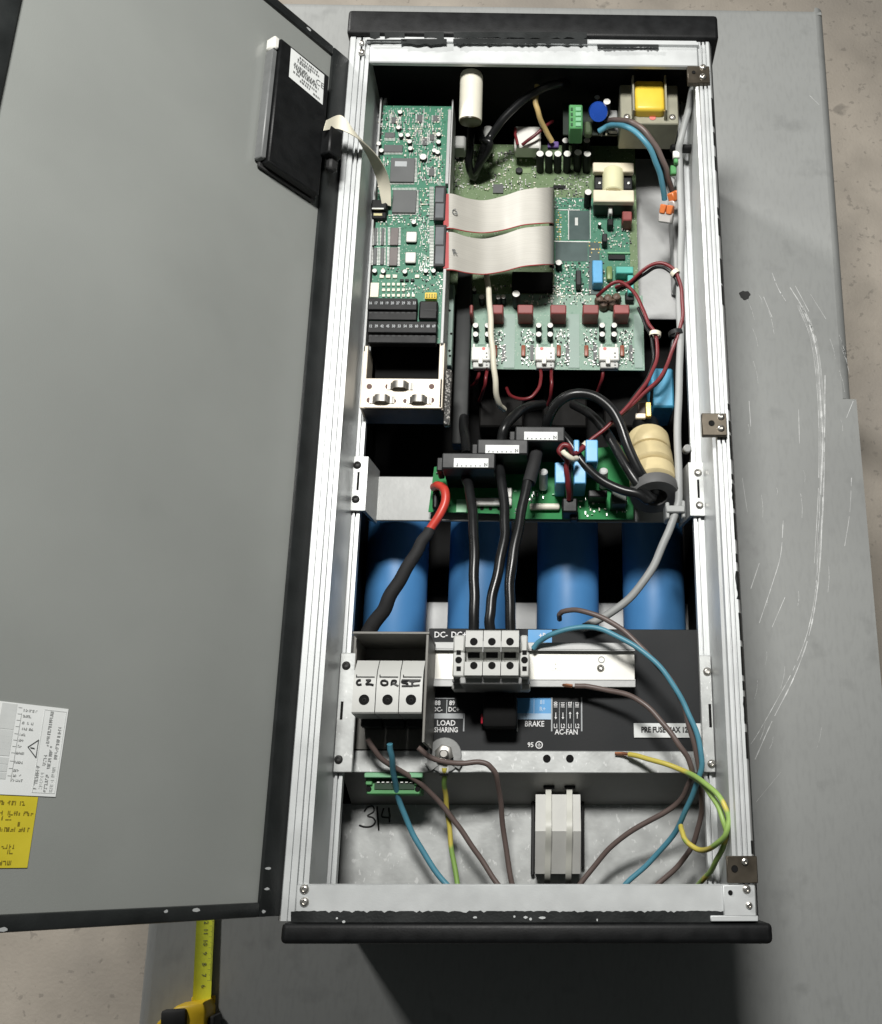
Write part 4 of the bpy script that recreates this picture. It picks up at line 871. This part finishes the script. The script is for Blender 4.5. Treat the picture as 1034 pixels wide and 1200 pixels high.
M().pbox(757, 471, 763.5, 488, -.072, .006, 0, .0008).build('brass_tab', gold, fs); M().pbox(745, 484, 757, 490, -.076, .004, 0, .0008).build('tab_foot', creamplate, fs)
M().pbox(748, 471, 757, 485, -.078, .008, 0, .001).build('tab_block', mat('dark_brown', (.05, .03, .02), .5), fs)
ctr = E0 + ax * LL * .99
hole_pts = lambda du, dv: P(768 + du, 579 + dv, -.062)
def cab2(pts, end, lab, r=.0050):
    tag(M().tube([P(*q) for q in pts] + [P(*end), P(end[0], end[1], end[2]) - ax * .02], r, 12).build('phase_cable', blk), lab, 'cable', 'black phase cables')
cab2([(640, 507, -.075), (643, 490, -.060), (654, 472, -.050), (672, 462, -.045), (695, 464, -.045), (715, 478, -.046), (727, 498, -.047), (737, 526, -.048), (752, 556, -.052)], (769, 575, -.060), 'black phase cable arching high from the rear sensor into the ferrite tube')
cab2([(672, 474, -.11), (690, 484, -.09), (706, 500, -.075), (720, 522, -.062), (735, 548, -.055), (750, 570, -.054)], (764, 584, -.060), 'black phase cable passing under the high arch into the ferrite tube', .0048)
cab2([(655, 505, -.060), (668, 520, -.062), (683, 542, -.062), (704, 562, -.058), (728, 574, -.055), (748, 579, -.054)], (760, 586, -.058), 'black phase cable running low past the blue relays into the ferrite tube', .0046)
bl([(588, 516, -.075), (592, 500, -.072), (604, 485, -.08), (620, 477, -.095), (636, 474, -.115)], .0050, 'phase_cable', 'black cable rising behind the middle current sensor', blk, 'cable', 'black phase cables')
bl([(547, 532, -.075), (546, 515, -.085), (544, 495, -.11), (543, 478, -.15)], .0050, 'phase_cable', 'black cable rising behind the front left current sensor', blk, 'cable', 'black phase cables')

# ------------------------------------------------------------------ bus board
hbd = -.098
bb = thing('bus_board', 'bright green board under the current sensors with blue capacitors and white resistors', 'circuit board', P(630, 580, hbd - .01))
xa, xb, ya, yb = prect(503, 548, 742, 608, hbd)
ys = P(550, 600, hbd).y
M().prism([(xa, ys, H(hbd) - .0016), (P(585, 600, hbd).x, ys - .0015, H(hbd) - .0016), (P(587, 600, hbd).x, ya, H(hbd) - .0016), (xb, ya, H(hbd) - .0016), (xb, P(700, 520, hbd).y, H(hbd) - .0016), (xa + .004, yb, H(hbd) - .0016)], (0, 0, .0016)).build('board', pcb_d, bb)
hsen = -.040
M().pbox(555, 583, 600, 592, hbd + .006, .006, 0, .001).build('white_header', whitepl, bb); M().pbox(592, 571, 600, 583, hbd + .006, .006, 0, .001).build('white_header', whitepl, bb)
M().pbox(535, 585, 547, 600, hbd + .0008, .0006).build('printed_patch', greenlt, bb)
for u in (565, 575, 585): hole(bb, u, 596, hbd, 2.2)
M().pbox(507, 570, 514, 596, hbd + .012, .012, 0, .002).build('terminal_post', blackpl, bb)
for u, v0, v1 in ((637, 548, 575), (707.5, 547, 573)):
    a_ = P(u, v1 - 3, hbd + .004); b_ = P(u, v0 + 4, hbd + .027)
    M().cyl((a_.x, a_.y, H(hbd) + .003), (b_.x, b_.y, b_.z), .0042, 16, 0, b=.0012).build('white_resistor', mat('frost_white', (.6, .61, .6), .4) if 'frost_white' not in bpy.data.materials else bpy.data.materials['frost_white'], bb)
a_ = P(621, 594, hbd + .004); b_ = P(656, 594, hbd + .004); M().cyl(a_, b_, .0034, 14, 0, b=.001).build('rod_resistor', ivory, bb)
a_ = P(712, 566, hbd + .006); b_ = P(728, 577, hbd + .006); M().cyl(a_, b_, .0032, 14, 0, b=.001).build('rod_resistor', lgrey, bb)
for q, hh_ in (((650.5, 541.5, 663, 566), .040), ((672.5, 540, 687, 566.5), .038), ((686.5, 515, 701, 541), .045), ((672.5, 515, 679, 530), .045)):
    o = M().pbox(*q, hbd + hh_, hh_, 0, .001).build('film_capacitor', blue_lt, bb)
pc = M().pbox(659, 583, 677, 600, hbd + .022, .022, 0, .0015).build('black_plug', blackpl, bb); M().pbox(668, 598, 678, 609, hbd + .012, .012, 0, .0015).build('plug_clip', blackpl, bb)
M().pbox(690, 574, 712, 582, hbd + .020, .020, 0, .001).build('relay', dgrey, bb); M().pbox(717, 574, 735, 590, hbd + .024, .024, 0, .001).build('relay', mat('green_black', (.015, .03, .02), .5), bb)
smd(bb, (604, 575, 650, 604), hbd, 26, [silver, greenlt, chipm], [(618, 588, 660, 600)], 1.2, 4, .003, [3, 3, 2]); smd(bb, (680, 584, 735, 605), hbd, 30, [silver, greenlt, ivory], (), 1.2, 4, .003, [3, 3, 1])
smd(bb, (508, 552, 520, 600), hbd, 12, [silver, chipm], (), 1.2, 2.4, .003)
# current sensors
def sensor(u0, v0, u1, v1, lab_rect, lab, h):
    x0, x1, ya, yb = prect(u0, v0, u1, v1, h); o = thing('current_sensor', lab, 'current sensor', ((x0 + x1) / 2, (ya + yb) / 2, H(hbd)), 'current sensors on the bus board')
    M().box(x0, x1, ya, yb, H(h) - .022, H(h), 0, .0012).build('cover', dgrey, o)
    M().box(x0 + .001, x1 - .001, ya + .0015, yb - .001, H(hbd) + .0001, H(h) - .022).build('body', blackpl, o)
    M().box(x0 - .006, x0 - .0002, ya + .002, yb, H(h) - .035, H(h) - .012, 0, .001).build('side_flange', blackpl, o)
    l_ = M().pbox(*lab_rect, h + .0006, .0005, 0)
    uu0, vv0, uu1, vv1 = lab_rect
    for k in range(7):
        a_ = uu0 + 3 + (uu1 - uu0 - 8) * k / 6; l_.pbox(a_, vv1 - 2.2, a_ + 1.5, vv1 - 1.0, h + .0008, .0002, 1)
    l_.ptext('N', uu1 - 3, vv1 - 3, 4, h + .0008, 1); l_.pbox(uu0 + 4, vv0 + 5.5, uu0 + 4.7, vv1 - 1.2, h + .0008, .0002, 1)
    l_.build('label', [paper, ink], o)
sensor(604, 499.5, 662, 517, (614.5, 506, 653.5, 515.5), 'black current sensor with white label, rearmost of three', hsen)
sensor(559.5, 514.5, 619, 532, (569, 521.5, 608.5, 531), 'black current sensor with white label, middle of three', hsen)
sensor(518, 530.5, 580.5, 549, (532, 537, 572.5, 547.5), 'black current sensor with white label, front left of three', hsen)
# looped red wire with white tie above the plug
bl([(667, 585, -.075), (666, 570, -.062), (665, 552, -.052), (664, 540, -.048), (659, 534, -.045), (656, 527, -.043), (661, 522, -.042), (667, 525, -.043), (670, 532, -.05), (678, 529, -.056), (690, 519, -.06)], .0026, 'red_wire', 'red wire curling round beside the rear sensor and down into the black plug', red, 'wire')
bl([(669.5, 585, -.075), (669, 568, -.064), (668, 552, -.055), (668, 540, -.052)], .0022, 'black_wire', 'thin black wire beside the red one entering the black plug', blk, 'wire')
bl([(660, 529, -.038), (664, 534, -.037), (670, 538, -.040), (676, 537, -.048)], .0026, 'white_tie', 'short white tie gripping the red wire curl', creamw, 'cable tie')
# output cables down to the terminal block
htb = -.020
bl([(546, 560, -.064), (550, 572, -.055), (553, 600, -.045), (556, 640, -.038), (556.5, 680, -.034), (555.5, 715, -.032), (555, 745, -.034)], .0047, 'output_cable', 'left black output cable entering the terminal block', blk, 'cable', 'black output cables')
bl([(585, 545, -.062), (588, 565, -.052), (591, 600, -.044), (592, 630, -.040), (585, 665, -.036), (576, 700, -.033), (574.5, 725, -.032), (575.5, 746, -.034)], .0047, 'output_cable', 'middle bending black output cable entering the terminal block', blk, 'cable', 'black output cables')
bl([(629, 528, -.060), (625, 545, -.052), (617, 575, -.045), (610, 605, -.040), (603, 640, -.036), (599, 675, -.034), (598, 710, -.033), (598.5, 746, -.034)], .0047, 'output_cable', 'right black output cable entering the terminal block', blk, 'cable', 'black output cables')
tag(M().tube([P(629, 530, -.060), P(626, 544, -.0525), P(620, 566, -.047)], .0062, 12).build('heat_shrink', sleeve), 'black sleeve round the top of the right output cable', 'sleeve')
# thick red cable with black sleeve
rc = thing('red_cable', 'thick red cable with black heat shrink sleeve crossing the leftmost blue capacitor', 'cable', P(470, 680, -.1))
M().tube([P(509, 571, -.085), P(514, 569, -.072), P(521, 574, -.066), P(522, 588, -.064), (P(515, 604, -.064)), P(503, 622, -.066), P(496, 634, -.067)], .0042, 14).build('core', redb, rc)
M().tube([P(504, 620, -.066), P(495, 637, -.066), P(482, 661, -.066), P(461, 688, -.072), P(447, 717, -.080), P(430, 745, -.090)], [.0052, .0072], 16, jit=.0016).build('sleeve', sleeve, rc)

# ------------------------------------------------------------------ the four blue capacitors
rc_ = 36.3 * M2(666, 690, -.205); zc = H(-.178) - rc_
def bigcap(u, lab):
    x = P(u, 690, -.195).x; ytop = P(u, 585, -.178).y; ybot = P(u, 770, -.178).y
    o = thing('blue_capacitor', lab, 'capacitor', (x, (ytop + ybot) / 2, zc - rc_), 'large blue capacitors')
    M().rings((x, ytop, zc), (0, -1, 0), [(0, rc_ * .9), (.002, rc_ * .97), (.005, rc_), (ytop - ybot - .004, rc_), (ytop - ybot, rc_ * .95)], 48).build('can', blue_cap, o)
    M().rings((x, ytop + .006, zc), (0, -1, 0), [(0, rc_ * .3), (.0058, rc_ * .86)], 32).build('crimp_end', silver, o)
for u, lab in ((462, 'large blue capacitor crossed by the black sleeved red cable'), (561, 'large blue capacitor behind the three black output cables'), (666, 'large blue capacitor with nothing across its upper half, third from left'), (768, 'large blue capacitor crossed by the thick grey cable, at the right')): bigcap(u, lab)

# ------------------------------------------------------------------ rail, terminal block
hr = -.080
dr = thing('mounting_rail', 'silver mounting rail across the black panel behind the grey terminal block', 'rail', P(625, 780, hr - .01))
xa, xb, ya, yb = prect(505, 753, 744, 806, hr)
k = (yb - ya)
M().box(xa, xb, ya + k * .17, ya + k * .80, H(hr) - .0015, H(hr), 0, .0004).build('web', mat('ivory_steel', (.66, .65, .60), .4, .35, .06, 30), dr)
for f0, f1 in ((.0, .15), (.82, .98)): M().box(xa, xb, ya + k * f0, ya + k * f1, H(hr) + .004, H(hr) + .0055, 0, .0005).build('lip', sidesheet, dr)
M().box(xa, xb, ya + k * .15, ya + k * .17, H(hr) - .0015, H(hr) + .0055).build('lip_wall', sidesheet, dr); M().box(xa, xb, ya + k * .80, ya + k * .82, H(hr) - .0015, H(hr) + .0055).build('lip_wall', sidesheet, dr)
screw(dr, 704, 783, hr, 4.4, zinc)
r = 4 * M2(705, 773, hr); M().rings(P(705, 773, hr), (0, 0, 1), [(.0001, r), (.0005, r), (.0005, r * .75), (.0001, r * .75)], 16, 0, (0, 0)).build('embossed_ring', mgrey, dr)
for u in (648, 655): r = 5 * M2(u, 780, hr); M().rings(P(u, 781, hr), (0, 0, 1), [(.0001, r), (.0003, r), (.0003, r * .8), (.0001, r * .8)], 16, 0, (0, 0)).build('embossed_mark', bpy.data.materials['ivory_steel'], dr)
tb = thing('terminal_block', 'grey three pole terminal block with black round screw holes clipped on the silver rail', 'terminal block', P(575, 780, hr))
dhole = lambda par, u, v, h, r: hole(par, u, v, h, r)
for k in range(3):
    u0, u1 = 545 + 21.2 * k, 565.9 + 21.2 * k
    x0, x1, y0, y1 = prect(u0, 738, u1, 793, htb)
    L = y1 - y0; t = H(htb); base = H(hr)
    # profile of one terminal in y-z: two proud shoulders and a waist between them
    prof = [(y0, base - .004), (y0, t - .002), (y0 + .0012, t), (y0 + L * .31, t), (y0 + L * .335, t - .004), (y0 + L * .335, t - .018), (y0 + L * .60, t - .018), (y0 + L * .60, t - .002), (y0 + L * .63, t), (y1 - .0012, t), (y1, t - .002), (y1, base - .004)]
    o = M().prism([(x0 + .0002, y, z) for y, z in prof], (x1 - x0 - .0004, 0, 0)).build('pole', lgrey, tb)
    M().pbox(u0 + 3.5, 761.5, u1 - 3.5, 771, htb - .0177, .0003).build('throat', liner, o)
    M().pbox(u0 - .5, 751.5, u0 + .5, 764, htb + .0002, .001).build('divider', mgrey, o) if k else None
    uc = (u0 + u1) / 2
    for v, r in ((752, 4.6), (780, 4.4)): hole(o, uc, v, htb - .0003, r)
    s_ = M(); screw(o, uc + .8, 781.2, htb - .0022, 2.6, zinc)
for u0, u1, sg in ((530.5, 544.8, -1), (609.2, 620.5, 1)):
    o = M().pbox(u0, 764, u1, 793, htb - .012, .05, 0, .0012).pbox(u0 + 1, 744, u1 + (0 if sg < 0 else -2), 763.6, htb - .020, .04, 0, .0012).build('end_stop', lgrey, tb)
    M().pbox(u0 - 1, 801, u1 + 1, 808, htb - .040, .018, 0, .0012).build('clip_foot', lgrey, o); M().pbox(u0 - .5, 794.5, u1 - 1, 800, htb - .028, .02, 0, .0012).build('clip_neck', mgrey, o)
    uc = (u0 + u1) / 2
    hole(o, uc, 773.5, htb - .0122, 4.0)
    for v in (764.5, 783.5): M().pbox(uc - 2.6, v - 2.6, uc + 2.6, v + 2.6, htb - .0114, .0006).build('square_hole', liner, o)
x0, x1, y0, y1 = prect(541, 795, 612, 812, htb - .03)
M().box(x0, x1, P(575, 794, htb).y - .004, P(575, 794, htb).y + .002, H(hr), H(htb) - .010, 0, .001).build('lower_skirt', mgrey, tb)
o = M().pbox(566, 814, 606, 852, hp + .026, .026, 0, .003, 2).build('shade_block', liner); tag(o, 'black block standing in for shade and cables under the terminal block', 'cover')  # added block: shadow and black cables below the terminals, put into black
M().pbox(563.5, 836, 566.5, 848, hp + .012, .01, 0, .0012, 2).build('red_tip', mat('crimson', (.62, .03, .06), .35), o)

# ------------------------------------------------------------------ fuse holder with its sheet shield
hfh = -.020
sh = thing('fuse_shield', 'dark grey sheet metal shield folded round the fuse holder', 'metal shield', P(455, 800, hp))
x0, x1, y0, y1 = prect(409, 740, 501, 870, hfh)
M().box(x0, x1, y1 - .0022, y1, H(hp) + .001, H(hfh), 0, .0004).build('top_wall', shield, sh)
xr0 = P(499, 800, hfh).x
M().box(xr0 - .0012, xr0 + .0012, P(500, 873, hfh - .02).y, y1 - .0024, H(hp) + .0012, H(hfh), 0, .0004).build('right_wall', shield, sh)
M().box(x0 - .0, x0 + .0012, y1 - .030, y1 - .0024, H(hp) + .0012, H(hfh) - .02, 0, .0003).build('left_wall', shield, sh)
M().pbox(409, 745, 500, 878, hp + .0012, .001).build('base_sheet', shield, sh)
fh = thing('fuse_holder', 'light grey three pole fuse holder with handwritten marks and round screws', 'fuse holder', P(455, 810, hp))
hf = -.022
for k in range(3):
    u0, u1 = 413.2 + 27.5 * k, 440.4 + 27.5 * k
    x0, x1, ya, _ = prect(u0, 786, u1, 836, hf); yb = P(455, 786, hf).y; yt_b = P(455, 774, hf - .012).y
    z0 = H(hp) + .003; t = H(hf)
    prof = [(ya + .002, z0), (ya - .0005, t - .022), (ya, t - .0012), (ya + .0012, t), (yb - .0105, t), (yb, t - .0030), (yt_b, t - .013), (yt_b + .002, t - .050), (yt_b + .002, z0)]
    o = M().prism([(x0 + .00025, y, z) for y, z in prof], (x1 - x0 - .0005, 0, 0)).build('pole', lgrey, fh)
    M().rings(P((u0 + u1) / 2, 820, hf), (0, 0, 1), [(.0002, 6.2 * M2(450, 820, hf)), (.0006, 5.9 * M2(450, 820, hf)), (.0003, 5.6 * M2(450, 820, hf))], 20, 0, (0, 1)).build('screw_well', liner, o); screw(o, (u0 + u1) / 2 + .5, 820.5, hf - .0016, 4, dark)
    m = M().pbox(u0 + 4.5, 792.6, u0 + 26, 793.6, hf - .0006, .0006).pbox(u0 + 4.2, 790.5, u0 + 5.2, 793.6, hf - .0006, .0008); m.build('window_line', dark, o)
    M().box(x0 + .0006, x1 - .0006, ya - .006, ya + .0015, H(hp) + .003, H(hf) - .045, 0, .001).build('wire_inlet', blackpl, o)
def hand(strokes, par):
    m = M()
    for s_ in strokes: m.tube([P(u, v, hf + .0001) for u, v in s_], .0010, 5, 0, 5)
    return m.build('marker_letters', marker, par, kind='stuff')
hand([[(423, 797), (420, 797.5), (418.5, 800), (420, 802.5), (424, 802)], [(429, 797), (434, 797), (431, 800), (429.5, 802), (434, 802), (438, 803)]], fh)
hand([[(452, 797.5), (448, 798), (447, 801), (450, 803), (454, 802), (454, 799), (451, 797.5)], [(460, 798), (459, 803), (460, 798), (464, 798), (463, 801), (460, 800.5), (464, 802.5), (467, 804)]], fh)
hand([[(479, 797.5), (472, 798), (472, 800), (477, 801), (477, 803.5), (471, 804), (484, 804)], [(480, 798.5), (492, 798), (486, 798.5), (483, 801), (485, 803.5), (492, 803)], [(471, 797), (493, 797.2)]], fh)

# ------------------------------------------------------------------ lower compartment
o = thing('earth_bolt', 'silver earth bolt with lugs on the flange below the dark panel', 'bolt', P(521, 886, hp))
M().rings(P(521, 885, hp + .0026), (0, 0, 1), [(0, .0155), (.0018, .0155), (.0022, .0150)], 24).build('washer', bright, o)
M().rings(P(521, 884, hp + .005), (0, 0, 1), [(0, .0085), (.006, .0085), (.007, .007)], 6).build('nut', zinc, o); M().rings(P(521, 884, hp + .012), (0, 0, 1), [(0, .004), (.006, .004), (.007, .003)], 14).build('stud', zinc, o)
for a_ in (-2.5, -1.57, -.5): 
    c_ = P(521, 885, hp + .0046); d_ = Vector((math.cos(a_), math.sin(a_), 0)); M().strip([c_, c_ + d_ * .010, c_ + d_ * .018 + Vector((0, 0, .002))], Vector((-d_.y, d_.x, 0)) * .0042, .0018).build('lug', bright, o)
# green plug on the slope
gc = thing('green_header', 'green eight pin header on the slope above the handwritten digits', 'connector', P(461, 918, -.12))
hg = -.098
M().pbox(427, 905.5, 495.5, 911.5, hg + .009, .022, 0, .0008).build('top_lip', greenlt, gc); M().pbox(430, 912, 493, 931, hg, .030, 0, .001).build('shell', greencon, gc)
M().pbox(439, 913, 486, 925, hg + .0012, .001).build('cavity', mat('cavity_green', (.01, .04, .015), .6), gc)
for k in range(8): M().pbox(442 + 5.5 * k, 916, 445 + 5.5 * k, 917.4, hg + .0030, .002).build('pin', silver, gc)
for u in (432.5, 489.5): hole(gc, u, 924.5, hg, 3.2); M().pbox(u - 4, 912, u + 4, 920, hg + .003, .003, 0, .0008).build('ear', greencon, gc)
# ferrite block strapped with two ties
hx = -.105
fb = thing('ferrite_block', 'pale grey ferrite block strapped to the bottom plate by two ties', 'ferrite block', P(654, 975, -.15))
x0 = P(627.5, 975, hx).x; x1 = P(681, 975, hx).x; ya = P(654, 1024, hx - .02).y; ym = P(654, 974, hx).y; yb = P(654, 931, hx - .012).y
M().prism([(x0, ya, H(-.149)), (x0, ya, H(hx - .020)), (x0, ym, H(hx)), (x0, yb, H(hx - .012)), (x0, yb + .002, H(-.149))], (x1 - x0, 0, 0)).build('core', block, fb)
M().pbox(622.5, 930, 627, 1026, -.143, .006, 0, .001).build('dark_side', rub, fb); M().pbox(681.5, 934, 685, 1018, -.143, .006, 0, .001).build('dark_side', rub, fb)
for i, u in enumerate((643, 667.5)):
    wv = Vector((3.4 * M2(u, 980, hx), 0, 0)); 
    pts = [P(u, 922, -.118), P(u, 929, hx - .008), P(u, 950, hx - .002), P(u, 973, hx + .004), P(u - .6, 1000, hx - .008), P(u - 1.2, 1025, hx - .017), P(u - 1.2, 1036, hx - .030)]
    M().strip(pts, wv, .0014).build('strap', tie, fb)
    M().pbox(u - 6, 921, u + 7, 924.5, -.113, .004).build('slot', liner, fb)
# hex plug and dots on the bottom plate
o = M(); p = P(594, 951, -.15); tag(M().rings(p, (0, 0, 1), [(0, 5 * M2(594, 951, -.15)), (.0008, 4.8 * M2(594, 951, -.15))], 6).build('hex_nut', galv), 'flat hexagonal nut on the bottom plate left of the ferrite block', 'nut')
wr = lambda pts, mt, lab, r=.0026, name='wire': bl(pts, r, name, lab, mt, 'wire')
wr([(457, 872, -.060), (458, 884, -.066), (462, 908, -.085), (468, 936, -.105), (479, 968, -.115), (497, 1000, -.118), (522, 1034, -.118), (540, 1052, -.115)], bluew, 'blue wire leaving the fuse holder and crossing down to the bottom rail', .0026, 'blue_wire')
wr([(431, 866, -.060), (439, 878, -.066), (452, 893, -.075), (478, 909, -.09), (502, 926, -.10), (522, 948, -.108), (541, 974, -.113), (562, 1004, -.116), (582, 1034, -.116), (595, 1052, -.115)], brownw, 'brown wire slanting from the fuse holder to the bottom rail', .0024, 'brown_wire')
wr([(490, 876, -.060), (500, 884, -.062), (518, 892, -.066), (540, 895.5, -.07), (562, 893, -.072), (576, 898, -.074), (583, 912, -.08), (586, 940, -.095), (591, 980, -.11), (601, 1034, -.115), (605, 1052, -.115)], brownw, 'brown wire passing over the earth bolt then straight down', .0024, 'brown_wire')
wr([(521, 900, -.086), (521, 912, -.09), (523, 932, -.105), (525, 960, -.118), (529, 995, -.12), (537, 1034, -.118), (541, 1052, -.115)], ygw, 'yellow green earth wire hanging from the earth bolt', .0023, 'earth_wire')
# right-hand bundle
wr([(625, 760, -.072), (632, 752, -.068), (645, 744, -.062), (662, 738, -.058), (684, 735.5, -.055), (706, 738, -.052), (730, 748, -.048), (755, 765, -.044), (782, 793, -.041), (802, 824, -.040), (815, 855, -.040), (822, 890, -.044), (819, 915, -.052), (806, 945, -.072), (788, 978, -.095), (760, 1012, -.11), (735, 1036, -.115), (720, 1050, -.115)], bluew, 'long blue wire curving from the terminal block round the right side', .0024, 'blue_wire')
wr([(656, 726, -.080), (656, 720, -.072), (659, 716, -.068), (676, 715, -.062), (700, 722, -.056), (722, 733, -.052), (746, 752, -.048), (768, 776, -.044), (787, 800, -.043), (800, 826, -.043), (811, 858, -.045), (818, 890, -.050), (821, 925, -.062), (822, 955, -.08), (814, 985, -.095), (797, 1012, -.11), (772, 1036, -.116), (760, 1050, -.116)], brownw, 'long brown wire rising over the third blue capacitor and round the right side', .0024, 'brown_wire')
wr([(674, 804, -.072), (688, 805, -.070), (708, 808, -.066), (733, 813, -.06), (755, 825, -.054), (776, 846, -.05), (792, 868, -.048), (806, 888, -.05), (812, 905, -.055), (805, 925, -.07), (790, 944, -.085), (760, 962, -.095), (728, 983, -.105), (702, 1008, -.112), (680, 1036, -.116), (672, 1050, -.116)], brownw, 'brown wire from the silver rail crossing the white fuse label', .0024, 'brown_wire')
tag(M().tube([P(671, 804, -.073), P(664, 803, -.0745), P(659, 803, -.076)], .0016, 8).build('wire_tip', copper), 'bare copper tip of the brown wire on the silver rail', 'wire')
wr([(737, 884, -.082), (752, 887, -.076), (775, 893, -.066), (800, 903, -.058), (825, 917, -.036), (845, 936, -.018), (853, 958, -.014), (851, 978, -.016), (838, 992, -.034), (822, 996, -.058), (807, 988, -.066), (800, 975, -.074), (798, 968, -.08)], ygw2, 'green yellow earth wire with bare copper tip coiled at lower right', .0023, 'earth_wire')
tag(M().tube([P(738, 884, -.082), P(730, 883, -.085), P(721, 883, -.087)], .0015, 8).build('wire_tip', copper), 'bare copper tip of the green yellow earth wire on the flange', 'wire')
wr([(806, 906, -.060), (826, 922, -.042), (841, 942, -.028), (849, 966, -.022), (850, 985, -.026), (843, 1004, -.045), (833, 1020, -.066), (818, 1036, -.095), (808, 1048, -.105)], ygw2, 'green yellow earth wire passing under the coil to the bottom rail', .0023, 'earth_wire')
# cable clip at the right bracket
cc = thing('cable_clip', 'grey nylon clip tying the thick grey cable beside the right bracket', 'cable clip', P(790, 600, -.08))
M().pbox(781, 592, 803, 600, -.050, .005, 0, .001).build('strap', greyw, cc); M().pbox(780.5, 588, 785, 607, -.052, .02, 0, .001).build('lug', greyw, cc); M().pbox(799, 586, 803.5, 606, -.053, .02, 0, .001).build('lug', greyw, cc)
tag(M().rings(P(804, 528, -.085), (0, -.2, 1), [(0, .004), (.012, .004), (.013, .003)], 14).build('grey_stud', mgrey), 'small grey stud above the right bracket', 'stud')

# ------------------------------------------------------------------ tape measure on the table
tm = thing('tape_measure', 'yellow tape measure with black thumb lock lying on the table, blade pulled out', 'tape measure', P(225, 1195, TT))
ax2 = (P(238, 1085, TT) - P(234, 1175, TT)); ax2.z = 0; ax2.normalize(); sd2 = Vector((ax2.y, -ax2.x, 0))
zt = .0062
p0 = P(236.5, 1172, TT + zt); p1 = P(241, 1075, TT + zt); pe = p1 + ax2 * .30
bw = 10.6 * M2(238, 1130, TT + zt)
m = M(); n = 9; vs = []
for i in range(25):
    c0_ = p0 + (pe - p0) * i / 24; zz = zt - .0024 * (i / 24)
    for k in range(n):
        a = -1 + 2 * k / (n - 1); vs.append(Vector((c0_.x, c0_.y, zz)) + sd2 * (a * bw) + Vector((0, 0, .0030 * a * a - .003)))
m.add(vs, [(i * n + k, i * n + k + 1, (i + 1) * n + k + 1, (i + 1) * n + k) for i in range(24) for k in range(n - 1)])
bld = m.build('blade', tapeb, tm)
m = M()
for k in range(18):
    d_ = .012 + .010 * k; q = p0 + ax2 * d_; zz = zt - .0024 * (d_ / (pe - p0).length) - .0024
    rotm = Matrix(((sd2.x, ax2.x, 0, q.x), (sd2.y, ax2.y, 0, q.y), (0, 0, 1, zz), (0, 0, 0, 1)))
    if k < 16: m.text(str(6 + k), rotm @ Matrix.Rotation(-PI / 2, 4, 'Z'), .0062, 0)
    for j in range(10):
        e = q + ax2 * (.001 * j + .005); L = .0045 if j == 0 else (.003 if j == 5 else .0018); s0 = sd2 * (bw * .98)
        for sg in (1,):
            a_ = e + s0 * sg; b_ = e + s0 * sg - sd2 * (sg * L); zz2 = zz + .0026
            m.add([Vector((*(a_ - ax2 * .00013).xy, zz2)), Vector((*(a_ + ax2 * .00013).xy, zz2)), Vector((*(b_ + ax2 * .00013).xy, zz2 - .0012)), Vector((*(b_ - ax2 * .00013).xy, zz2 - .0012))], [(0, 1, 2, 3)])
m.build('scale_print', ink, bld, kind='stuff')
tmx = Matrix(((sd2.x, ax2.x, 0, p0.x), (sd2.y, ax2.y, 0, p0.y), (0, 0, 1, 0), (0, 0, 0, 1)))
body = [(-.042, -.072), (-.041, -.030), (-.033, -.014), (-.016, -.001), (.010, .001), (.013, -.006), (.013, -.072)]
m = M()
rr_ = []
def outline(sc, z): return [tmx @ Vector((-.007 + (x + .007) * sc, -.036 + (y + .036) * sc, z)) for x, y in body]
lev = [(.96, .001), (1, .004), (1, .030), (.97, .034), (.90, .0355)]
vs = []; nb = len(body)
for sc, z in lev: vs += outline(sc, z)
m.add(vs, [(i * nb + k, (i + 1) * nb + k, (i + 1) * nb + (k + 1) % nb, i * nb + (k + 1) % nb) for i in range(len(lev) - 1) for k in range(nb)] + [list(range(nb)), [(len(lev) - 1) * nb + k for k in range(nb)][::-1]])
m.build('case', tapey, tm)
M().box(-.028, -.004, -.020, -.003, .030, .040, 0, .003, tmx, 2).build('thumb_lock', rub, tm)
M().box(.0131, .020, -.072, -.012, .002, .030, 0, .003, tmx, 2).build('grip', rub, tm)
M().box(-.011, .012, -.004, .003, .0006, .0026, 0, .0004, tmx).build('mouth_lip', tapey, tm)

for o in bpy.data.objects:
    if '_o' in o: del o['_o']
